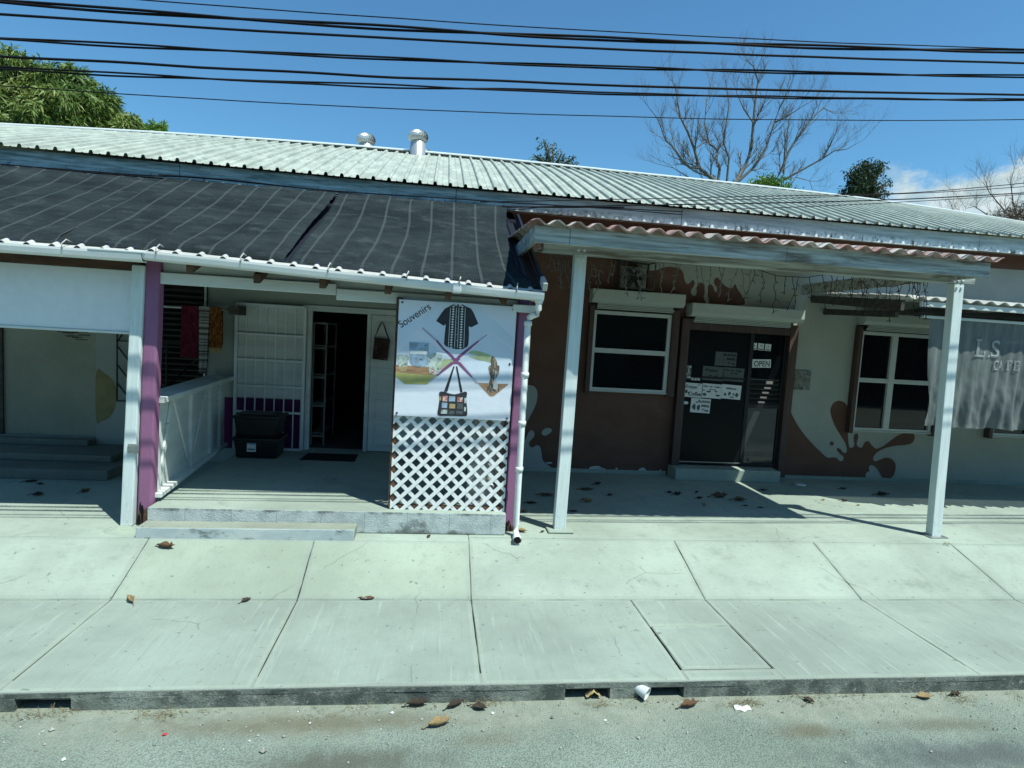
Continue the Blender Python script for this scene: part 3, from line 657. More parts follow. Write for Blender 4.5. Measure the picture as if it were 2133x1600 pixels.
# cafe front: shutter boxes, windows, door
def shutter_box(x0, x1, z0, z1, Yf):
    b = B(); c = .05
    pr = [(Yf, z0+c), (Yf, z1), (WY-.01, z1), (WY-.01, z0), (Yf+c, z0)]
    V0 = [b.bm.verts.new((x0, y, z)) for y, z in pr]; V1 = [b.bm.verts.new((x1, y, z)) for y, z in pr]
    b.bm.faces.new(V0); b.bm.faces.new(V1[::-1])
    for i in range(5): b.bm.faces.new((V0[i], V0[(i+1) % 5], V1[(i+1) % 5], V1[i]))
    s = obj('shutter_box', b, 'shutter_paint', bld, .008)
    b = B()
    for i in range(4): b.box(x0+.10, x1-.16+.02*i, WY-.155+.018*i, WY-.135+.018*i, z0-.018-.022*i, z0-.001-.022*i)
    obj('shutter_slats', b, 'shutter_paint', s, .003)
    b = B(); b.box(x0+.06, x1-.10, WY-.10, WY-.02, z0-.10, z0-.03); obj('shutter_guide', b, 'shutter_dark', s)
shutter_box(2.19, 3.59, 2.945, 3.14, 8.38); shutter_box(3.69, 5.47, 2.835, 3.03, 8.35); shutter_box(6.51, 8.25, 2.88, 3.06, 8.40)
def window(x0, x1, z0, z1, mull, rail, fw=.055):
    b = B(); yf = WY-.075
    b.box(x0-.07, x0-.002, WY-.11, WY-.008, z0-.05, z1+.07); b.box(x1+.002, x1+.115, WY-.11, WY-.008, z0-.05, z1+.07); b.box(x0-.0015, x1+.0015, WY-.10, WY-.008, z1+.002, z1+.07)
    w_ = obj('window', b, 'door_brown', bld, .004)
    b = B(); b.box(x0, x1, yf, WY-.012, z1-fw, z1); b.box(x0, x1, yf, WY-.012, z0, z0+fw*.7)
    b.box(x0, x0+fw*.8, yf+.001, WY-.012, z0+fw*.7, z1-fw); b.box(x1-fw, x1, yf+.001, WY-.012, z0+fw*.7, z1-fw)
    for m in mull: b.box(m-.05, m+.05, yf-.004, WY-.012, z0+fw*.7, z1-fw)
    b.box(x0+fw*.8, x1-fw, yf+.004, WY-.012, rail-.035, rail+.035); b.box(x0+fw*.8, x1-fw, yf-.002, WY-.012, rail-.003, rail+.003)
    b.box(x0-.02, x1+.02, yf-.02, WY-.012, z0-.02, z0-.001)
    obj('frame', b, 'alu_white', w_, .004)
    b = B(); b.box(x0+.02, x1-.02, WY-.038, WY-.030, z0+.02, z1-.02); obj('pane', b, 'tinted_glass', w_)
window(2.265, 3.46, 1.665, 2.84, [], 2.255); window(6.565, 7.95, 1.225, 2.785, [7.15], 2.02); window(9.05, 10.45, 1.225, 2.785, [9.75], 2.02)
b = B(); b.box(3.61, 3.732, WY-.13, WY-.008, .42, 2.80); b.box(5.345, 5.475, WY-.13, WY-.008, .44, 2.80); b.box(3.7325, 5.3445, WY-.12, WY-.008, 2.64, 2.74)
cd = obj('door', b, 'door_brown', bld, .004); cd['label'] = 'dark glazed sliding door of the cafe covered in paper notices'
b = B(); b.box(3.735, 4.73, WY-.06, WY-.02, .585, 2.64); obj('door_panel', b, 'door_panel_dark', cd)
b = B(); b.box(3.735, 4.74, WY-.072, WY-.0605, .60, .622); obj('bottom_rail', b, 'iron_black', cd)
b = B(); b.box(4.0, 4.70, WY-.074, WY-.0605, 1.92, 1.95); obj('middle_rail', b, 'iron_black', cd)
b = B(); b.box(3.735, 4.735, WY-.082, WY-.0725, .625, .637); obj('door_bar', b, 'galvanised', cd)
b = B()
for x0, x1, z0, z1 in ((4.74, 4.80, .585, 2.64), (5.30, 5.34, .585, 2.64), (4.80, 5.30, .585, .63), (4.80, 5.30, 1.50, 1.56)): b.box(x0, x1, WY-.065, WY-.02, z0, z1)
sd = obj('sidelight', b, 'iron_black', cd)
b = B(); b.box(4.805, 5.295, WY-.045, WY-.04, .632, 1.498); obj('pane', b, 'sidelight_glass', sd)
b = B()
for i in range(5): z = 1.57+i*.075; b.hexa([(4.805, WY-.06, z), (5.295, WY-.06, z), (5.295, WY-.03, z+.05), (4.805, WY-.03, z+.05), (4.805, WY-.06, z+.01), (5.295, WY-.06, z+.01), (5.295, WY-.03, z+.06), (4.805, WY-.03, z+.06)])
obj('louvre_blades', b, 'iron_black', sd)
b = B(); b.box(4.805, 5.295, WY-.044, WY-.038, 1.95, 2.638); obj('pane', b, 'tinted_glass', sd)
# ------------------------------------------------------------------ roof ventilators
def vent(p, r, h, label):
    p = Vector(p); t = thing('roof_vent', label, 'roof vent', p, 'turbine vents on the roof ridge')
    b = B(); b.lathe([(r*.78, -.5), (r*.78, h), (r*.70, h+.01)], p, 24); obj('duct', b, 'vent_metal', t)
    b = B(); n = 26
    pr = [(.70, 0), (.93, .16), (1.0, .42), (.97, .66), (.8, .9), (.5, 1.04), (.0, 1.08)]
    for k in range(n):
        a0, a1 = 2*pi*k/n, 2*pi*(k+1.05)/n
        for (r0, z0), (r1, z1) in zip(pr, pr[1:]):
            q = []
            for rr, zz, a, s in ((r0, z0, a0, 1.04), (r0, z0, a1, .93), (r1, z1, a1, .93), (r1, z1, a0, 1.04)): q.append((p.x+rr*r*s*cos(a+.25*zz), p.y+rr*r*s*sin(a+.25*zz), p.z+h+.01+zz*r*1.05))
            b.face(q, 0)
    obj('turbine_head', b, 'vent_metal', t, recalc=False)
vent((-1.60, 12.55, 5.935), .18, .10, 'smaller turbine roof vent half hidden behind the ridge, left one')
vent((-.535, 11.75, 5.68), .185, .26, 'taller turbine roof vent on a round metal duct above the ridge')
vent((-.46, 13.4, 6.10), .13, .06, 'tiny turbine roof vent peeping out behind the taller duct')

# ------------------------------------------------------------------ souvenir porch
FY = 5.85
porch = thing('porch', 'lean-to porch of the souvenir shop with two purple posts and white gutter', 'porch', (-.9, 7.2, .617))
def gz(x): return 2.945+(-.02 if x < -2.57 else -.037*(x+2.57))                # the gutter falls towards its downpipe
# roof sheet
b = B(); pr = [(0, 0), (.010, .014), (.022, .021), (.036, .021), (.048, .014), (.058, 0), (.15, .0)]
rows = []
for k in range(-1, 36):
    for p, h in pr:
        x = -5.9+k*.198+p
        if x > 1.0: break
        rows.append([b.bm.verts.new((x, 5.58+3.0*j/4, gz(x)-.006+(4.145-gz(x))*j/4+h)) for j in range(5)])
for A, C in zip(rows, rows[1:]):
    for j in range(4): b.bm.faces.new((A[j], C[j], C[j+1], A[j+1]))
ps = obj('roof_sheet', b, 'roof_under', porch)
md = ps.modifiers.new('thick', 'SOLIDIFY'); md.thickness = .004
b = B()                                                                          # pale bare edge of the sheet
rows = [r for r in []]
for k in range(-1, 36):
    for p, h in pr:
        x = -5.9+k*.198+p
        if x > 1.0: break
        rows.append([b.bm.verts.new((x, y, gz(x)-.002+(4.145-gz(x))*(y-5.58)/3.0+h)) for y in (5.59, 5.66)])
for A, C in zip(rows, rows[1:]): b.bm.faces.new((A[0], C[0], C[1], A[1]))
e = obj('sheet_edge', b, 'white_corr', ps); md = e.modifiers.new('thick', 'SOLIDIFY'); md.thickness = .004
b = B(); b.bar((.985, 5.60, 2.885), (.985, 8.0, 3.98), .075, .035, up=(1, 0, 0)); obj('rake_flashing', b, 'tarp_navy', porch, .01)
b = B(); b.bar((.985, 5.55, 2.865), (.985, 5.74, 2.95), .082, .045, up=(1, 0, 0)); obj('flashing_end', b, 'white_corr', porch, .01)
# gutter with its joints, brackets
def gutter(x0, x1, name='gutter'):
    b = B(); n = 12; pr = [(5.675, .005), (5.675, -.075), (5.60, -.075), (5.575, -.06), (5.565, -.02), (5.565, .0), (5.572, .0), (5.573, -.02), (5.582, -.055), (5.603, -.068), (5.668, -.068), (5.668, .005)]
    R = []
    for i in range(n+1):
        x = x0+(x1-x0)*i/n; s = .004*noise.noise(Vector((x*1.3, 5, 2)))
        R.append([b.bm.verts.new((x, y, gz(x)+z+s)) for y, z in pr])
    for A, C in zip(R, R[1:]):
        for i in range(len(pr)): b.bm.faces.new((A[i], A[(i+1) % len(pr)], C[(i+1) % len(pr)], C[i]))
    b.bm.faces.new(R[0]); b.bm.faces.new(R[-1][::-1])
    return obj(name, b, 'gutter_white', porch)
gutter(-6.2, -2.575); gutter(-2.57, .985)
for x in (-4.83, -4.02, -3.2, -2.45, -1.75, -1.0, -.3, .18, .72):
    b = B(); b.tube([(x, 5.56, gz(x)-.02), (x, 5.555, gz(x)+.03), (x+.01, 5.60, gz(x)+.07), (x+.012, 5.68, gz(x)+.055)], .005, 5); obj('gutter_hook', b, 'white_corr', porch)
b = B(); b.box(.12, .20, 5.558, 5.685, gz(.15)-.083, gz(.15)+.006); obj('gutter_joint', b, 'gutter_white', porch, .008)
b = B(); b.box(-3.0, -2.54, 5.558, 5.68, gz(-2.6)-.005, gz(-2.6)+.012); obj('gutter_joint', b, 'gutter_white', porch, .004)
# downpipe
b = B(); px = .868
b.tube([(.945, 5.62, 2.76), (.945, 5.62, 2.655), (.935, 5.64, 2.615), (.90, 5.68, 2.60), (.875, 5.715, 2.575), (px, 5.72, 2.53), (px, 5.72, .52), (px, 5.70, .455), (px, 5.64, .425), (px, 5.585, .415)], .031, 14, caps=False)
for z in (2.72, 2.50, 2.0, 1.52, 1.06): b.tube([(px if z < 2.6 else .945, 5.72 if z < 2.6 else 5.62, z), (px if z < 2.6 else .945, 5.72 if z < 2.6 else 5.62, z+.045)], .039, 14)
b.tube([(px, 5.62, .42), (px, 5.56, .412)], .041, 14, caps=False); b.tube([(px, 5.56, .412), (px, 5.63, .42)], .030, 14, m=1, caps=True)
obj('downpipe', b, ['gutter_white', 'drain_dark'], porch)
# timber under the eaves
b = B(); b.box(-2.60, -.98, 5.885, 5.93, 2.685, 2.79); obj('beam', b, 'white_board', porch, .004)
b = B(); b.box(-.975, .80, 5.88, 5.93, 2.64, 2.745); obj('beam', b, 'white_board', porch, .004)
b = B(); b.box(-2.60, .97, 5.935, 5.965, 2.75, 2.90); obj('fascia_board', b, 'white_board', porch, .004)
b = B(); b.box(.72, .97, 5.75, 5.86, 2.63, 2.70); obj('bracket', b, 'white_board', porch, .004)
for px_, py_ in ((395, 555), (535, 577), (672, 588), (808, 600), (934, 612), (1050, 622)):
    q = ony(px_, py_+3, 5.70); b = B(); b.hexa([(q.x-.03, 5.70, q.z-.045), (q.x+.03, 5.70, q.z-.045), (q.x+.03, 8.5, q.z+1.08), (q.x-.03, 8.5, q.z+1.08), (q.x-.03, 5.70, q.z+.04), (q.x+.03, 5.70, q.z+.04), (q.x+.03, 8.5, q.z+1.17), (q.x-.03, 8.5, q.z+1.17)])
    obj('rafter', b, 'brown_wood', porch, .003)
def post(name, parent, xb, xt, y0, y1, w, z0, z1, mats, bev=.008):
    b = B(); n = 14
    R = []
    for i in range(n+1):
        t = i/n; x = xb+(xt-xb)*t; wv = .004*noise.noise(Vector((x*3, z0, t*5)))
        R.append([b.bm.verts.new(q) for q in ((x+wv, y0, z0+(z1-z0)*t), (x+w+wv*.5, y0, z0+(z1-z0)*t), (x+w+wv*.5, y1, z0+(z1-z0)*t), (x+wv, y1, z0+(z1-z0)*t))])
    for A, C in zip(R, R[1:]):
        for k in range(4): b.bm.faces.new((A[k], A[(k+1) % 4], C[(k+1) % 4], C[k]))
    b.bm.faces.new(R[0][::-1]); b.bm.faces.new(R[-1])
    return obj(name, b, mats, parent, bev)
p1 = post('post', porch, -2.735, -2.68, 5.86, 5.98, .13, .46, 2.90, 'purple_paint', .02)
p2 = post('post', porch, .765, .785, 5.86, 5.99, .125, .401, 2.80, 'purple_paint', .015)
for p_, x0, zz, hh in ((p1, -2.74, .455, .22), (p2, .764, .405, .12)):            # paint rotted away round the feet
    b = B()
    for i in range(16):
        rx = random.uniform(0, .13); hz = hh*random.uniform(.25, 1)*(1 if rx < .05 or rx > .11 else .6)
        b.flat(smooth([(x0+rx, zz-.03), (x0+rx+.028, zz-.03), (x0+rx+.024, zz+hz*.6), (x0+rx+.012, zz+hz), (x0+rx+.002, zz+hz*.55)], 3), 5.857-.0002*i, i % 2)
    obj('rotten_foot', b, ['drain_dark', 'brown_wood'], p_, recalc=False)

# lattice screen
def clip(poly, x0, x1, z0, z1):
    for ax, v, s in ((0, x0, 1), (0, x1, -1), (1, z0, 1), (1, z1, -1)):
        out = []
        for i in range(len(poly)):
            a, c = poly[i-1], poly[i]; ia, ic = (a[ax]-v)*s >= 0, (c[ax]-v)*s >= 0
            if ia != ic: t = (v-a[ax])/(c[ax]-a[ax]); out.append((a[0]+(c[0]-a[0])*t, a[1]+(c[1]-a[1])*t))
            if ic: out.append(c)
        poly = out
        if not poly: return []
    return poly
lt = thing('lattice_screen', 'white diamond lattice screen standing on the porch wall under the banner', 'lattice screen', (.2, 5.84, .62))
LX0, LX1, LZ0, LZ1 = -.385, .755, .612, 1.60
b = B(); pit, hw = .142, .0255
for fam in (0, 1):
    for k in range(-20, 20):
        c = k*pit+.03
        pts = [(x, (x-LX0)+c+d+LZ0) if fam == 0 else (x, -(x-LX0)+c+d+LZ0+.9) for x, d in ((-2, -hw), (3, -hw), (3, hw), (-2, hw))]
        pl = clip(pts, LX0, LX1, LZ0, LZ1)
        if len(pl) >= 3: b.slab(pl, 5.822+.007*fam, 5.8285+.007*fam, 0)
obj('lattice', b, 'white_paint', lt)
b = B(); b.box(-.405, -.345, 5.838, 5.89, .618, 2.70); obj('upright', b, 'brown_wood', lt, .004)
b = B(); b.box(.71, .758, 5.838, 5.885, .618, 2.70); obj('upright', b, 'brown_wood', lt, .004)
for z0_, z1_ in ((1.55, 1.61), (.62, .66)): b = B(); b.box(-.344, .709, 5.838, 5.88, z0_, z1_); obj('crossbar', b, 'brown_wood', lt, .004)
b = B()
def plast(u, v):
    x = .43+.30*u+.03*(1-v); z = .63+.95*v
    return (x-.10*(1-v)*(1-u), 6.02-.09*sin(u*pi)+.045*noise.noise(Vector((u*5, v*7, 2)))+.03*noise.noise(Vector((u*13, v*15, 6))), z)
b.grid(plast, 26, 50); o = obj('plastic_sheet', b, 'pale_plastic'); tag(o, 'crumpled pale plastic sheet hanging behind the right end of the lattice', 'plastic sheet')

# banner
bt = thing('banner', 'square souvenir banner printed with a shirt, mugs, a bottle and a tote bag', 'banner', (.19, 5.80, 1.545))
BY = 5.795
def bn(pts): return wall_pts(pts, 820, 620, 6.1556, BY)
q = bn([(72, 22), (1580, 118), (1488, 1582), (0, 1510)])
b = B()
b.flat(q, BY, 0)
b.flat(bn([(600, 52), (780, 62), (1050, 80), (1330, 330), (1520, 500), (1530, 640), (1240, 440), (815, 760), (340, 380), (60, 640), (66, 380), (340, 300)]), BY-.0012, 1)
b.flat(bn([(190, 560), (450, 560), (730, 800), (430, 1100), (30, 1000), (35, 760)]), BY-.0012, 1)
b.flat(bn([(860, 800), (1240, 470), (1520, 660), (1470, 1110), (1090, 1100)]), BY-.0012, 1)
# wooden table tops and the ribbon
b.flat(bn([(28, 860), (610, 900), (560, 1000), (26, 960)]), BY-.002, 2); b.flat(bn([(26, 960), (560, 1000), (430, 1112), (140, 1108), (22, 1010)]), BY-.002, 3)
b.flat(bn([(640, 788), (750, 790), (770, 830), (620, 930), (560, 880)]), BY-.0018, 4)
b.flat(bn([(1075, 1093), (1475, 1110), (1280, 1265), (1235, 1265)]), BY-.002, 2)
for pts in ([(745, 775), (775, 755), (640, 640), (560, 540), (540, 560), (630, 665)], [(815, 755), (850, 775), (985, 660), (1100, 560), (1085, 545), (960, 640)],
            [(745, 820), (770, 850), (650, 940), (560, 1010), (545, 995), (620, 920)], [(820, 850), (850, 820), (960, 950), (1010, 1010), (995, 1025), (930, 960)]): b.flat(bn(pts), BY-.0024, 5)
for pts in ([(560, 540), (540, 560), (360, 395), (375, 380)], [(1100, 560), (1085, 545), (1190, 470), (1200, 485)], [(560, 1010), (545, 995), (440, 1085), (450, 1095)], [(1010, 1010), (995, 1025), (1060, 1105), (1080, 1095)]): b.flat(bn(pts), BY-.0022, 6)
b.flat(smooth(bn([(760, 760), (795, 775), (835, 760), (850, 790), (830, 815), (848, 845), (800, 850), (750, 845), (765, 812), (742, 785)]), 4), BY-.0026, 5)
# shirt
b.flat(bn([(770, 85), (800, 110), (830, 118), (860, 110), (882, 85), (910, 105), (990, 140), (1020, 185), (1085, 335), (1000, 380), (962, 370), (966, 470), (958, 600), (945, 630), (890, 660), (800, 662), (700, 640), (660, 615), (645, 590), (655, 470), (668, 340), (640, 362), (545, 300), (620, 190), (660, 140), (720, 110)]), BY-.0028, 7)
for x0, x1 in ((730, 700), (805, 780), (838, 818), (918, 898)):
    b.flat(bn([(x0-3, 130), (x0+3, 130), (x1+3, 640), (x1-3, 640)]), BY-.0034, 8)
for xc in ((768, 735), (880, 855)):
    for i in range(17):
        t = i/16; x = xc[0]+(xc[1]-xc[0])*t; y = 115+525*t
        b.flat(bn([(x, y-16), (x+9, y-4), (x+22, y), (x+9, y+5), (x, y+16), (x-9, y+5), (x-22, y), (x-9, y-4)]), BY-.0034, 8)
for i in range(6): b.flat(bn([(822-i*4, 170+i*75), (828-i*4, 170+i*75), (828-i*4, 177+i*75), (822-i*4, 177+i*75)]), BY-.0034, 8)
# mugs and glasses
b.flat(bn([(200, 568), (450, 585), (440, 860), (400, 885), (300, 888), (235, 870), (205, 830)]), BY-.003, 9)
b.flat(bn([(205, 680), (440, 690), (436, 730), (205, 720)]), BY-.0034, 8); b.flat(bn([(240, 800), (420, 810), (380, 880), (280, 882)]), BY-.0034, 16)
b.flat(bn([(195, 598), (150, 605), (120, 650), (135, 700), (195, 720), (195, 705), (150, 690), (138, 650), (160, 618), (195, 612)]), BY-.003, 8)
b.flat(bn([(32, 745), (60, 732), (170, 738), (198, 755), (165, 930), (120, 955), (80, 945)]), BY-.0036, 10); b.flat(bn([(70, 880), (178, 885), (165, 930), (120, 952), (82, 942)]), BY-.004, 14)
b.flat(bn([(440, 725), (520, 712), (625, 735), (620, 770), (580, 975), (520, 990), (455, 960)]), BY-.0036, 10)
b.flat(smooth(bn([(480, 930), (510, 910), (530, 950), (500, 970), (480, 955)]), 3), BY-.004, 11); b.flat(bn([(530, 860), (560, 820), (565, 870), (540, 900)]), BY-.004, 4)
# carved bird bottle
b.flat(smooth(bn([(962, 710), (1010, 685), (1090, 688), (1180, 715), (1255, 750), (1262, 790), (1245, 830), (1170, 810), (1090, 800), (1010, 770), (960, 750), (1080, 745)]), 3), BY-.0028, 4)
b.flat(smooth(bn([(1265, 752), (1300, 775), (1325, 830), (1330, 868), (1355, 875), (1352, 960), (1335, 1000), (1300, 1055), (1330, 1110), (1352, 1160), (1348, 1205), (1280, 1215), (1205, 1205), (1200, 1150), (1225, 1080), (1240, 1020), (1222, 950), (1218, 880), (1250, 862), (1243, 810)]), 3), BY-.0034, 12)
b.flat(smooth(bn([(1300, 930), (1325, 960), (1305, 1030), (1335, 1120), (1330, 1180), (1275, 1160), (1285, 1060), (1295, 1000)]), 3), BY-.004, 13)
# tote bag
b.flat(bn([(765, 880), (782, 880), (690, 1205), (645, 1205)]), BY-.0034, 15); b.flat(bn([(798, 880), (816, 880), (884, 1210), (855, 1215)]), BY-.0034, 15)
b.flat(smooth(bn([(585, 1215), (640, 1205), (700, 1225), (780, 1240), (870, 1220), (915, 1205), (942, 1225), (930, 1300), (940, 1400), (942, 1500), (900, 1520), (700, 1515), (568, 1508), (575, 1400), (588, 1300)]), 3), BY-.003, 15)
for (x, y, w_, h_, m_) in ((625, 1258, 66, 72, 11), (710, 1262, 80, 70, 9), (815, 1275, 72, 62, 11), (618, 1345, 70, 70, 9), (716, 1360, 74, 62, 14), (815, 1350, 75, 80, 17), (608, 1435, 80, 55, 10), (706, 1450, 75, 50, 17), (805, 1452, 85, 48, 17), (590, 1265, 20, 55, 14), (908, 1285, 22, 70, 10), (905, 1400, 24, 60, 10)):
    b.flat(bn([(x, y), (x+w_, y+4), (x+w_-3, y+h_), (x-3, y+h_-3)]), BY-.0036, m_)
a0, a1 = ony(820+95/6.1556, 620+392/6.1556, BY), ony(820+480/6.1556, 620+142/6.1556, BY)
b.text('Souvenirs', a0.x, a0.z, BY-.003, .098, 18, atan2(a1.z-a0.z, a1.x-a0.x), (a1-a0).length)
obj('sheet', b, ['banner_vinyl', 'banner_panel', 'print_wood', 'print_yellow', 'print_green', 'banner_purple', 'banner_fade', 'shirt_black', 'paper_white', 'print_blue', 'print_glass', 'print_red', 'print_carved', 'print_silver', 'print_tan', 'shirt_black', 'print_blue', 'ink_grey', 'ink'], bt, recalc=False)
for x, y in ((112, 60), (1535, 152), (40, 1478), (1452, 1548), (1488, 852), (825, 102)):
    c = ony(820+x/6.1556, 620+y/6.1556, BY); b = B(); b.tube([(c.x, BY-.001, c.z), (c.x, BY-.007, c.z)], .010, 12); obj('eyelet', b, 'iron_black', bt)

# partition with counter plank
pt = thing('counter_partition', 'cream braced half wall with a plank top along the left of the porch', 'partition', (-2.7, 7.2, .617))
def ptx(y): return -2.635-.215*(y-5.95)/2.55
def pbar(b, y0, z0, y1, z1, w=.055, t=.03, off=.0): b.bar((ptx(y0)+off, y0, z0), (ptx(y1)+off, y1, z1), t, w, up=(0, .01, 1))
b = B(); b.hexa([(ptx(5.98)-.02, 5.98, .66), (ptx(5.98), 5.98, .66), (ptx(8.5), 8.5, .66), (ptx(8.5)-.02, 8.5, .66), (ptx(5.98)-.02, 5.98, 1.56), (ptx(5.98), 5.98, 1.56), (ptx(8.5), 8.5, 1.56), (ptx(8.5)-.02, 8.5, 1.56)]); obj('panel', b, 'white_board', pt)
b = B()
for y in (6.02, 7.02, 7.75, 8.2): b.bar((ptx(y)+.02, y, .70), (ptx(y)+.02, y, 1.555), .035, .06, up=(0, 1, 0))
for (ya, za, yb, zb) in ((6.05, .72, 6.40, 1.55), (6.45, 1.55, 6.98, .74), (7.05, .74, 7.6, 1.55)): b.bar((ptx(ya)+.016, ya, za), (ptx(yb)+.016, yb, zb), .028, .055, up=(1, 0, 0)) if False else b.bar((ptx(ya)+.016, ya, za), (ptx(yb)+.016, yb, zb), .022, .042, up=(0, .3, 1))
obj('brace', b, 'white_board', pt, .003)
b = B(); b.hexa([(ptx(5.92)-.03, 5.92, .655), (ptx(5.92)+.09, 5.92, .655), (ptx(8.5)+.05, 8.5, .655), (ptx(8.5)-.03, 8.5, .655), (ptx(5.92)-.03, 5.92, .70), (ptx(5.92)+.09, 5.92, .70), (ptx(8.5)+.05, 8.5, .70), (ptx(8.5)-.03, 8.5, .70)]); obj('bottom_rail', b, 'white_board', pt, .005)
b = B(); b.hexa([(ptx(5.94)-.18, 5.94, 1.565), (ptx(5.94)+.10, 5.94, 1.565), (ptx(8.5)+.12, 8.5, 1.565), (ptx(8.5)-.22, 8.5, 1.565), (ptx(5.94)-.18, 5.94, 1.62), (ptx(5.94)+.10, 5.94, 1.62), (ptx(8.5)+.12, 8.5, 1.62), (ptx(8.5)-.22, 8.5, 1.62)]); obj('counter_top', b, 'white_board', pt, .006)

# things on and in the porch
b = B(); b.tube([(-4.0, 8.25, 2.505), (-2.70, 8.25, 2.515)], .02, 10); b.box(-2.72, -2.60, 8.20, WY-.001, 2.455, 2.565, 1)
tag(obj('hanging_rail', b, ['galvanised', 'dark_wood']), 'horizontal metal rail holding cloths under the porch roof', 'rail')
def cloth(name, label, x0, x1, ztop, zbot, x2, x3, mat, fringe=None, seed=1):
    t = thing(name, label, 'hanging cloth', ((x0+x1)/2, 8.23, zbot), 'woven cloths on the rail')
    b = B()
    def f(u, v, side=-1):
        xa, xb = x0+(x2-x0)*v, x1+(x3-x1)*v
        return (xa+(xb-xa)*u, 8.25+side*(.024+.006*sin(u*9+seed)*v)+.012*noise.noise(Vector((u*3, v*4, seed))), ztop+.022*(1-min(1, v*12))-(ztop-zbot)*v)
    b.grid(lambda u, v: f(u, v), 10, 26); b.grid(lambda u, v: f(u, v*.92, 1), 10, 26)
    b.grid(lambda u, v: (x0+(x1-x0)*u, 8.25-.024*cos(v*pi), ztop+.022*sin(v*pi)+.001), 10, 6)
    obj('cloth', b, mat, t)
    if fringe:
        b = B()
        for i in range(18):
            x = x2+(x3-x2)*(i+.5)/18; b.tube([(x, 8.228, zbot+.005), (x+random.uniform(-.008, .008), 8.226, zbot-.06-random.uniform(0, .012))], .004, 5)
        obj('fringe', b, fringe, t)
cloth('woven_cloth', 'dark red woven cloth hanging on the rail, leftmost of three', -3.31, -3.10, 2.515, 1.86, -3.32, -3.11, 'towel_red', None, 2)
cloth('woven_cloth', 'long grey striped scarf hanging from the rail down to the counter', -3.095, -2.965, 2.517, 1.66, -3.09, -2.995, 'towel_striped', None, 5)
cloth('woven_cloth', 'short gold and red cloth with yellow fringe on the rail', -2.955, -2.815, 2.517, 2.01, -2.965, -2.80, 'towel_gold', 'fringe_gold', 8)
def tote(z, label, lab):
    t = thing('storage_tote', label, 'storage box', (-2.25, 8.08, z), 'black plastic totes in the porch')
    b = B(); x0, x1, y0, y1, h = -2.53, -1.975, 7.88, 8.30, .235
    b.hexa([(x0+.03, y0+.03, z), (x1-.03, y0+.03, z), (x1-.03, y1-.03, z), (x0+.03, y1-.03, z), (x0, y0, z+h), (x1, y0, z+h), (x1, y1, z+h), (x0, y1, z+h)]); obj('bin', b, 'black_plastic', t, .02)
    b = B(); b.box(x0-.02, x1+.02, y0-.02, y1+.02, z+h+.001, z+h+.035); b.box(x0+.05, x1-.05, y0+.04, y1-.04, z+h+.0355, z+h+.05); obj('lid', b, 'black_plastic', t, .012)
    if lab:
        a, c, zz0, zz1 = rect(515, 921, 533, 941, 7.895)
        b = B(); b.box(a, c, 7.884, 7.891, zz0, zz1); b.box(a, c, 7.882, 7.8835, zz1-.028, zz1-.008, 1); b.box(a+.01, c-.01, 7.882, 7.8835, zz0+.022, zz0+.04, 2); obj('sticker', b, ['paper_white', 'print_blue', 'ink_grey'], t)
tote(.618, 'lower black storage tote with a white paper sticker on its side', True); tote(.905, 'upper black storage tote with its lid shut, stacked on another', False)
b = B(); b.hexa([(-1.71, 7.89, .6185), (-1.0, 7.88, .6185), (-1.01, 8.32, .6185), (-1.69, 8.31, .6185), (-1.70, 7.90, .63), (-1.01, 7.89, .63), (-1.02, 8.31, .63), (-1.68, 8.30, .63)]); tag(obj('doormat', b, 'mat_rubber', None, .004), 'dark rubber doormat in front of the open shop door', 'doormat')
t = thing('shoulder_bag', 'small brown shoulder bag hanging on the white shop door', 'bag', (-.79, 8.5, 1.95))
b = B()
def bagf(s): return lambda u, v: (-.89+.02*v+.205*u+.012*v*u, 8.50+s*(.012+.026*sin(pi*u)*sin(pi*min(1, v+.12))), 1.955+.30*v-.015*u)
b.grid(bagf(-1), 8, 10); b.grid(bagf(1), 8, 10)
for u in (0, 1): b.grid(lambda a, v, u=u: (-.89+.02*v+.205*u+.012*v*u, 8.488+.024*a, 1.955+.30*v-.015*u), 1, 10)
obj('pouch', b, 'bag_brown', t)
b = B(); b.tube([(-.87, 8.5, 2.245), (-.84, 8.51, 2.34), (-.80, 8.515, 2.44), (-.775, 8.517, 2.475), (-.75, 8.515, 2.44), (-.715, 8.51, 2.34), (-.675, 8.5, 2.24)], .009, 6); b.tube([(-.775, 8.53, 2.475), (-.775, 8.556, 2.475)], .008, 6); obj('strap', b, 'bag_brown', t)
t = thing('display_rack', 'white metal ladder rack standing inside the dark shop doorway', 'rack', (-1.6, 9.1, .617))
b = B()
for y in (8.95, 9.75):
    for x in (-1.78, -1.60): b.bar((x, y, .617), (x, y, 2.42), .022, .022)
    for z in (.75, 1.2, 1.62, 2.05, 2.41): b.bar((-1.77, y, z), (-1.61, y, z), .02, .03)
obj('frame', b, 'shelf_grey', t)
for z in (.78, 1.23, 1.65, 2.08): b = B(); b.box(-1.77, -1.61, 8.97, 9.73, z, z+.015); obj('shelf', b, 'shelf_grey', t)

